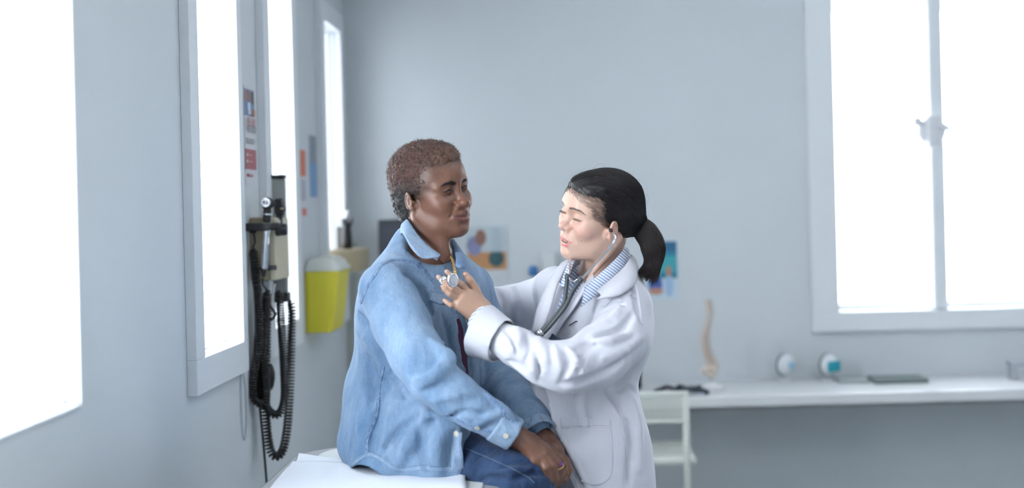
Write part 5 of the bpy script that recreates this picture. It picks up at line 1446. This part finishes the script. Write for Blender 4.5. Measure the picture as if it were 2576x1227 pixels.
# ------------------------------------------------------------------ furniture and things at the back
def room_things():
    PAP = mat('crepe_paper', (.66, .69, .74), .85, bump=.35, bscale=55); VIN = mat('grey_vinyl_cushion', (.30, .31, .33), .45)
    # examination table
    zt = .905
    tb = empty('examination_table', (-.42, 2.4, 0)); tag(tb, 'grey padded examination table the seated person sits on', 'examination table')
    def rrect(x0, x1, y0, y1, z, r, n=8):
        P = []
        for cx, cy, a0 in ((x1-r, y1-r, 0), (x0+r, y1-r, 90), (x0+r, y0+r, 180), (x1-r, y0+r, 270)):
            for k in range(n+1):
                a = math.radians(a0+90*k/n); P.append(V((cx+r*math.cos(a), cy+r*math.sin(a), z)))
        return P
    X0, X1, Y0, Y1 = -.700, -.150, 1.75, 3.285
    MB().ring_loft([rrect(X0+.012, X1-.012, Y0+.012, Y1-.012, zt-.085, .12), rrect(X0, X1, Y0, Y1, zt-.070, .13), rrect(X0, X1, Y0, Y1, zt-.018, .13), rrect(X0+.005, X1-.005, Y0+.005, Y1-.005, zt-.006, .13), rrect(X0+.018, X1-.018, Y0+.018, Y1-.018, zt, .12)]).build('cushion', VIN, tb)
    MB().tube([p for p in rrect(X0+.001, X1-.001, Y0+.001, Y1-.001, zt-.012, .13)], .0035, 6).build('piping', mat('dark_piping', (.10, .14, .13), .5), tb, smooth=True)
    MB().ring_loft([rrect(X0+.07, X1-.05, Y0+.05, Y1-.03, zt+.0005, .10), rrect(X0+.07, X1-.05, Y0+.05, Y1-.03, zt+.003, .10)]).build('cushion_cover', mat('pale_cover', (.55, .57, .56), .7), tb)
    MB().box((X0+.06, Y0+.06, .12), (X1-.06, Y1-.06, zt-.086), .01).build('cabinet_base', mat('table_base', (.55, .56, .55), .5), tb)
    MB().box((X0+.09, Y0+.09, 0.001), (X1-.09, Y1-.09, .119)).build('plinth', mat('plinth_black', (.03, .03, .035), .6), tb)
    def paper(name, pxs, zoff, label, nb):
        # outline corner points on the table plane -> gently rumpled sheet
        def pl(u, v, z):
            a, b = (u-CU)/FPX, (CV-v)/FPX; y = (z-CAM_Z)/(b*RC-a*RS); return V((y*(a*RC+b*RS), y, z))
        A, B, C_, D = [pl(u, v, zt+zoff) for u, v in pxs]; n = 44; G = []
        for i in range(n+1):
            row = []
            for j in range(n+1):
                s, t = i/n, j/n; p = (A*(1-s)+B*s)*(1-t)+(D*(1-s)+C_*s)*t
                w_ = float(vnoise(np.array([[p.x, p.y, 0]]), 11, nb)[0])*.0030+float(vnoise(np.array([[p.x, p.y*.5, 0]]), 32, nb+1)[0])*.0016
                p = V((p.x, p.y, p.z+abs(w_))); row.append(p)
            G.append(row)
        o = MB().grid(G).build(name, PAP, None, smooth=True, solid=.0006, offset=1); tag(o, label, 'paper sheet'); return o
    paper('paper_sheet', [(752, 1142), (905, 1158), (905, 1215), (735, 1200)], .0055, 'under sheet of exam paper showing behind the top sheet', 5)
    paper('paper_sheet', [(737, 1161), (1168, 1168), (1184, 1420), (590, 1330)], .0105, 'rumpled white exam paper spread over the table top', 9)
    # desk along the back wall
    dk = empty('desk', (1.2, 5.2, 0)); tag(dk, 'long white wall-mounted desk top under the wide window', 'desk')
    WHT = mat('white_laminate', (.70, .71, .72), .18); zd = .752
    MB().box((.02, 5.0, zd-.045), (XR-.01, YB-.002, zd), .008, seg=3).build('desk_top', WHT, dk)
    MB().box((.05, YB-.05, zd-.12), (XR-.05, YB-.003, zd-.0455)).build('wall_rail', mat('desk_rail', (.45, .46, .47), .5), dk)
    MB().box((2.3, 5.06, .001), (2.34, 5.38, zd-.0455)).build('support_panel', WHT, dk)
    # chair
    CHM = mat('white_chair_plastic', (.64, .67, .62), .4)
    ch = empty('chair', at(1650, 1400, 4.7)); ch.location.z = 0; tag(ch, 'white plastic chair with perforated backrest in front of the desk', 'chair')
    x0, x1 = at(1540, 1100, 4.72).x, at(1735, 1100, 4.72).x; zt_, zb_ = at(1650, 985, 4.72).z, at(1650, 1058, 4.72).z; zs = at(1650, 1160, 4.72).z
    bk = MB(); bk.box((x0, 4.712, zb_-.010), (x1, 4.735, zb_+.004), .004).box((x0, 4.712, zt_-.022), (x1, 4.735, zt_), .005)
    nx = 22; nz = 6
    for i in range(nx+1):
        x = x0+.012+(x1-x0-.024)*i/nx; bk.box((x-.0032, 4.717, zb_), (x+.0032, 4.729, zt_-.02))
    for k in range(nz+1):
        z = zb_+(zt_-.02-zb_)*k/nz; bk.box((x0, 4.719, z-.0028), (x1, 4.727, z+.0028))
    bk.build('backrest', CHM, ch)
    for x in (x0+.012, x1-.012): MB().tube([(x, 4.724, zt_-.01), (x, 4.724, zs), (x, 4.715, .002)], .013, 10).build('leg', CHM, ch, smooth=True)
    for x in (x0+.02, x1+.018): MB().tube([(x, 5.05, zs), (x, 5.06, .002)], .012, 10).build('leg', CHM, ch, smooth=True)
    MB().box((x0-.005, 4.72, zs-.018), (x1+.025, 5.08, zs+.012), .012).build('seat', CHM, ch)
    MB().tube([(x0+.012, 4.72, zs-.11), (x1-.012, 4.72, zs-.11)], .008, 8).build('stretcher', CHM, ch, smooth=True)
    # spine model
    sp = empty('spine_model', at(1795, 970, 5.2)); tag(sp, 'small human spine model with pelvis on a white stand on the desk', 'anatomical model')
    BON = mat('bone_plastic', (.66, .58, .50), .5); DSC = mat('disc_plastic', (.60, .42, .36), .5)
    cv = smooth_path([at(1781, 757, 5.2), at(1786, 785, 5.2), at(1779, 820, 5.2), at(1773, 850, 5.2), at(1778, 880, 5.2), at(1788, 905, 5.2), at(1793, 925, 5.2)], 5)
    n = 22; idx = np.linspace(0, len(cv)-1, n)
    for i, t in enumerate(idx):
        c = V([np.interp(t, range(len(cv)), [p[k] for p in cv]) for k in range(3)]); r = .0125+.0075*i/n
        m = MB(); m.lathe([(0, -.0030), (r, -.0032), (r*.88, 0), (r, .0032), (0, .0030)], c, (0, 0, 1), 14)
        m.tube([c+V((0, .004, 0)), c+V((r*.9, .012, -.004)), c+V((r*1.7, .016, -.008))], [.003, .0025, .0015], 6)
        m.tube([c+V((-r*1.5, .006, 0)), c+V((r*1.3, -.006, 0))], .0022, 6); m.build('vertebra', BON, sp, smooth=True)
        if i < n-1: MB().lathe([(0, -.0016), (r*.8, -.0014), (r*.8, .0014), (0, .0016)], c-V((0, 0, .0052+.0004*i/4)), (0, 0, 1), 12).build('disc', DSC, sp, smooth=True)
    pv = Shape(WORLD); pc = np.array(at(1786, 930, 5.2))
    pv.ell(pc+[.012, 0, .0], (.020, .030, .024), .01); pv.ell(pc+[-.018, -.01, .0], (.020, .014, .020), .01); pv.ell(pc+[.0, .0, -.018], (.020, .026, .014), .01)
    pv.ell(pc+[.0, -.03, -.004], (.012, .02, .012), .004, 's')
    sdf_object('pelvis', pv, pc-.07, pc+.07, .005, BON, sp)
    MB().tube([at(1788, 920, 5.21), V((at(1788, 920, 5.21).x, 5.21, zd+.012))], .004, 8).build('rod', mat('steel_rod', (.5, .5, .52), .3, metal=1), sp, smooth=True)
    b_ = at(1792, 970, 5.2); MB().lathe([(0, .0005), (.050, .0005), (.050, .008), (.042, .014), (.015, .026), (0, .03)], (b_.x, 5.2, zd), (0, 0, 1), 28).build('stand', WHT, sp, smooth=True)
    # round dispensers by the wall
    TEAL = mat('teal_pack', (.02, .33, .42), .5); CLR = mat('pale_dome', (.66, .70, .73), .25); DKG = mat('dark_grey_back', (.16, .20, .21), .6)
    def dispenser(u, w0, label, teal):
        r = empty('tissue_dispenser', at(u, 945, 5.36)); tag(r, label, 'dispenser'); c = at(u, 917, 5.36)
        q = V((.55, -.83, 0))
        MB().lathe([(0, -.014), (.042, -.014), (.049, -.006), (.046, .002), (0, .003)], c, q, 28).build('back_plate', DKG, r, smooth=True)
        MB().lathe([(0, .0035), (.046, .0035), (.044, .014), (.034, .026), (.018, .034), (0, .036)], c, q, 28).build('dome', CLR, r, smooth=True)
        s = V((.83, .55, 0)); k = .045 if teal else .018
        m = MB(); m.box((-k*.75, -.005, -.026 if teal else -.014), (k*.75, .005, .018 if teal else .014), .003, rot=Matrix(((.83, -.55, 0), (.55, .83, 0), (0, 0, 1))))
        bmesh.ops.translate(m.bm, vec=c+q*.036, verts=m.bm.verts); m.build('pack', TEAL if teal else mat('pale_blue_pack', (.30, .52, .68), .5), r)
        MB().tube([V((c.x, 5.37, c.z-.035)), V((c.x, 5.37, zd+.004))], .006, 8).build('stem', CLR, r, smooth=True)
        MB().lathe([(0, 0), (.03, 0), (.028, .006), (0, .007)], (c.x, 5.37, zd+.0004), (0, 0, 1), 20).build('foot', CLR, r, smooth=True)
    dispenser(1975, 0, 'dark-backed round dispenser with pale blue centre left of the teal one', False)
    dispenser(2083, 0, 'round dispenser with a bright teal pack on the desk', True)
    # cables, papers and tray on the desk
    st = empty('headset_cable', at(1700, 975, 5.2)); tag(st, 'tangle of dark stethoscope tubing lying on the desk beside the spine model', 'stethoscope')
    DK = mat('dark_rubber', (.03, .04, .06), .5)
    def dz(u, y, z=.008): return V(((u-CU)/FPX*y+(-.0062), y, zd+z))
    MB().tube([V(p) for p in smooth_path([dz(1640, 5.12), dz(1670, 5.25), dz(1700, 5.12, .012), dz(1730, 5.2), dz(1765, 5.12), dz(1770, 5.05), dz(1735, 5.06, .016), dz(1700, 5.2, .016), dz(1690, 5.06), dz(1755, 5.14, .02)], 8)], .0075, 8).build('tubing', DK, st, smooth=True)
    MB().lathe([(0, 0), (.022, 0), (.022, .008), (0, .010)], dz(1752, 5.05, .001), (0, 0, 1), 20).build('disc_head', mat('steel_disc', (.45, .48, .55), .3, metal=1), st, smooth=True)
    def flat(name, u0, u1, y0, y1, h, colr, label, cat, cy=0):
        o = MB().box((dz(u0, y0).x, y0, zd+.0006), (dz(u1, y0).x, y1, zd+h), .002).build(name, mat(name+'_surface', colr, .5), None); tag(o, label, cat)
    flat('notebook', 2105, 2180, 5.26, 5.42, .012, (.32, .36, .36), 'grey notebook lying at the back of the desk right of the teal dispenser', 'notebook')
    flat('keyboard', 2195, 2330, 5.22, 5.36, .018, (.13, .17, .17), 'dark flat keyboard at the back of the desk under the window', 'keyboard')
    fc = empty('desk_tap', dz(2555, 5.28)); tag(fc, 'silver metal fixture at the right end of the desk', 'tap')
    CH2 = mat('satin_steel', (.50, .52, .56), .3, metal=1)
    MB().box((dz(2538, 5.25).x, 5.25, zd+.0006), (dz(2556, 5.25).x, 5.30, zd+.055), .004).build('post', CH2, fc)
    MB().box((dz(2538, 5.25).x, 5.24, zd+.056), (dz(2640, 5.25).x, 5.32, zd+.072), .004).build('spout', CH2, fc)
    # monitor behind the seated person
    mo = empty('monitor', at(985, 660, 5.3)); tag(mo, 'dark computer monitor on the back wall behind the denim shirt', 'monitor')
    A, B = at(950, 553, 5.36), at(1085, 662, 5.36)
    MB().box((A.x, 5.36, B.z), (B.x, 5.395, A.z), .006).build('bezel', mat('dark_bezel', (.020, .026, .034), .5), mo)
    MB().box((A.x+.018, 5.3555, B.z+.018), (B.x-.018, 5.3595, A.z-.018), .001).build('screen', mat('blank_screen', (.045, .050, .068), .25), mo)
    MB().box((A.x+.08, 5.395, B.z+.05), (A.x+.14, YB-.002, A.z-.05)).build('wall_arm', DK, mo)
    # pictures on the back wall
    def picture(name, u0, u1, v0, v1, label, blobs, base):
        A, B = at(u0, v0, YB-.004), at(u1, v1, YB-.004); w_, h = B.x-A.x, A.z-B.z
        r = empty(name, (A.x, YB-.004, B.z)); tag(r, label, 'poster')
        MB().box((A.x, YB-.003, B.z), (B.x, YB-.0005, A.z)).build('paper', mat(name+'_base', base, .6), r)
        for k, (nm, sh, (a, b, c, d), colr) in enumerate(blobs):
            x0, x1, z0, z1 = A.x+a*w_, A.x+b*w_, B.z+c*h, B.z+d*h; y = YB-.0036-.0004*k
            if sh == 'r': m = MB().box((x0, y-.0002, z0), (x1, y+.0001, z1))
            else:
                m = MB(); cx, cz = (x0+x1)/2, (z0+z1)/2; ring = [V((cx+(x1-x0)/2*math.cos(t), y, cz+(z1-z0)/2*math.sin(t))) for t in np.linspace(0, 2*math.pi, 25)[:-1]]
                m.ring_loft([ring, [p+V((0, -.0002, 0)) for p in ring]])
            m.build(nm, mat(nm, colr, .6), r)
    picture('photo_poster', 1140, 1280, 568, 700, 'poster of a person over an orange table on the back wall between the two people',
        [('pale_field', 'r', (.22, .98, .40, .98), (.50, .56, .60)), ('orange_table', 'r', (.25, .97, .17, .50), (.52, .27, .12)),
         ('figure', 'e', (.24, .52, .46, .80), (.22, .22, .36)), ('hair', 'e', (.40, .60, .62, .92), (.26, .14, .10)), ('sleeve', 'e', (.28, .50, .44, .66), (.24, .26, .44)),
         ('green_bowl', 'e', (.64, .92, .22, .54), (.035, .095, .11)), ('pale_bottle', 'r', (.70, .86, .50, .95), (.42, .50, .56))], (.60, .64, .67))
    picture('clinic_poster', 1612, 1708, 604, 752, 'teal and blue poster with medical figures behind the ponytail',
        [('teal_field', 'r', (.30, .97, .35, .97), (.03, .22, .33)), ('blue_top', 'r', (.45, .97, .80, .97), (.03, .13, .26)), ('teal_block', 'r', (.5, .95, .45, .72), (.05, .36, .42)),
         ('scrubs', 'e', (.18, .56, .10, .42), (.06, .12, .38)), ('forearm', 'e', (.18, .58, .08, .20), (.45, .24, .18)), ('face', 'e', (.30, .48, .38, .55), (.42, .24, .18)),
         ('coat', 'e', (.62, .86, .04, .42), (.35, .50, .70)), ('face', 'e', (.66, .82, .38, .56), (.42, .24, .18))], (.56, .66, .74))
    bl = empty('soap_dispenser', at(1340, 690, 5.40)); tag(bl, 'small blue and white bottle on a wall bracket between the two people', 'soap bottle')
    c = at(1341, 681, 5.40)
    MB().lathe([(0, -.022), (.018, -.020), (.020, 0), (.017, .016), (.006, .022), (0, .022)], c, (0, 0, 1), 20).build('bottle', mat('blue_plastic', (.03, .16, .42), .3), bl, smooth=True)
    cw = at(1370, 660, 5.42); MB().box((cw.x-.012, 5.40, cw.z-.04), (cw.x+.05, YB-.002, cw.z+.045), .006).build('holder', mat('white_holder', (.62, .65, .66), .4), bl)
    # dark bag by the desk behind the coat
    bg = at(1612, 950, 5.2)
    g = Shape(WORLD); g.box((bg.x-.05, 5.25, zd+.045), (.055, .04, .044), .015, .01); g.chain([(bg.x-.07, 5.25, zd+.085), (bg.x-.05, 5.25, zd+.115), (bg.x-.03, 5.25, zd+.085)], .006, .004)
    o = sdf_object('black_bag', g, (bg.x-.13, 5.15, zd-.01), (bg.x+.03, 5.35, zd+.15), .005, mat('black_nylon', (.010, .012, .014), .6)); tag(o, 'small black bag on the desk edge directly behind the white coat', 'bag')
    # low wooden box behind the people
    wb = at(1300, 955, 5.0)
    o = MB().box((wb.x-.10, 4.9, at(1300, 985, 5.0).z), (wb.x+.06, 5.0, at(1300, 938, 5.0).z), .004)
    o.box((wb.x-.09, 4.91, .001), (wb.x-.06, 4.99, at(1300, 985, 5.0).z)); o.box((wb.x+.02, 4.91, .001), (wb.x+.05, 4.99, at(1300, 985, 5.0).z))
    o = o.build('wooden_stool', mat('pale_wood', (.42, .33, .22), .5)); tag(o, 'pale wooden stool glimpsed between the denim sleeve and the white coat', 'stool')
def stethoscope():
    CH = mat('polished_chrome', (.72, .73, .76), .10, metal=1); RB = mat('dark_grey_rubber', (.045, .055, .065), .38)
    r = empty('stethoscope', at(1440, 720, 2.93)); tag(r, 'dark grey stethoscope with chrome ear tubes worn by the person in the white coat', 'stethoscope')
    near = [at(1540, 584, 2.925), at(1547, 596, 2.915), at(1541, 612, 2.905), at(1527, 632, 2.90), at(1500, 661, 2.895), at(1475, 688, 2.89), at(1462, 702, 2.888)]
    far = [at(1438, 640, 3.02), at(1435, 655, 2.98), at(1433, 675, 2.94), at(1431, 700, 2.91)]
    MB().tube([V(p) for p in smooth_path(near, 6)], list(np.interp(np.linspace(0, 1, 37), [0, .1, .25, .42, .5, 1], [.0022, .0030, .0046, .0036, .0026, .0026])), 12).build('ear_tube', CH, r, smooth=True)
    MB().tube([V(p) for p in smooth_path(far, 6)], .0028, 12).build('ear_tube', CH, r, smooth=True)
    MB().lathe([(0, -.004), (.0035, -.003), (.0048, .001), (.0035, .006), (0, .008)], at(1537, 580, 2.945), (-.3, .7, .4), 16).build('ear_tip', mat('black_ear_tip', (.015, .012, .012), .3), r, smooth=True)
    MB().tube([V(p) for p in smooth_path([at(1431, 690, 2.912), at(1433, 703, 2.905), at(1442, 708, 2.898), at(1453, 702, 2.892), at(1462, 694, 2.888)], 6)], .0014, 8).build('spring', CH, r, smooth=True)
    for c, d in ((at(1461, 703, 2.888), (-.7, 0, -.7)), (at(1428, 694, 2.912), (-.2, 0, -1))):
        MB().lathe([(0, -.005), (.0058, -.005), (.0064, 0), (.0064, .004), (.0050, .006), (0, .006)], c, d, 16).build('tube_collar', RB, r, smooth=True)
    t1 = [at(1459, 706, 2.888), at(1440, 735, 2.885), at(1424, 768, 2.88), at(1400, 800, 2.88), at(1378, 826, 2.885), at(1362, 842, 2.89)]
    t2 = [at(1427, 698, 2.912), at(1424, 730, 2.905), at(1418, 765, 2.898), at(1394, 798, 2.892), at(1370, 824, 2.894), at(1356, 840, 2.896)]
    for t in (t1, t2): MB().tube([V(p) for p in smooth_path(t, 8)], .0050, 12).build('rubber_tube', RB, r, smooth=True)
    a, b = at(1364, 832, 2.889), at(1352, 844, 2.893)
    MB().tube([a, a.lerp(b, .5), b], .0095, 16, flat=.75).build('clamp', CH, r, smooth=True)
    t3 = [at(1356, 842, 2.894), at(1335, 860, 2.93), at(1290, 880, 2.96), at(1235, 880, 2.95), at(1200, 858, 2.93), at(1186, 832, 2.92), at(1172, 800, 2.925), at(1164, 780, 2.92), at(1150, 745, 2.905), at(1138, 720, 2.895)]
    MB().tube([V(p) for p in smooth_path(t3, 8)], .0052, 12).build('rubber_tube', RB, r, smooth=True)
    # chest piece between the fingers
    c = at(1139, 705, 2.852); n = V((.78, -.60, .05)).normalized()
    MB().lathe([(0, -.0045), (.0135, -.0045), (.0160, -.002), (.0165, .001), (.0155, .003), (.0135, .0034), (.0120, .0026), (0, .0026)], c, n, 36).build('diaphragm_disc', CH, r, smooth=True)
    MB().lathe([(0, .0030), (.0115, .0030), (.0110, .0034), (0, .0036)], c, n, 30).build('diaphragm', mat('grey_diaphragm', (.50, .51, .55), .2, coat=.5), r, smooth=True)
    MB().lathe([(0, 0), (.0050, 0), (.0034, .006), (.0034, .014), (.0060, .020), (0, .020)], c-n*.004, -n, 18).build('stem', CH, r, smooth=True)
    MB().lathe([(0, .000), (.006, .0), (.0115, -.006), (.0130, -.010), (.0120, -.011), (.006, -.004), (0, -.002)], c-n*.020, n, 30).build('bell', CH, r, smooth=True)
    return r
pr, pb, pS, pf = patient()
patient_clothes(pr, pb)
dr, db, dS, df = doctor()
doctor_clothes(dr, db)
stethoscope()
wall_things()
room_things()
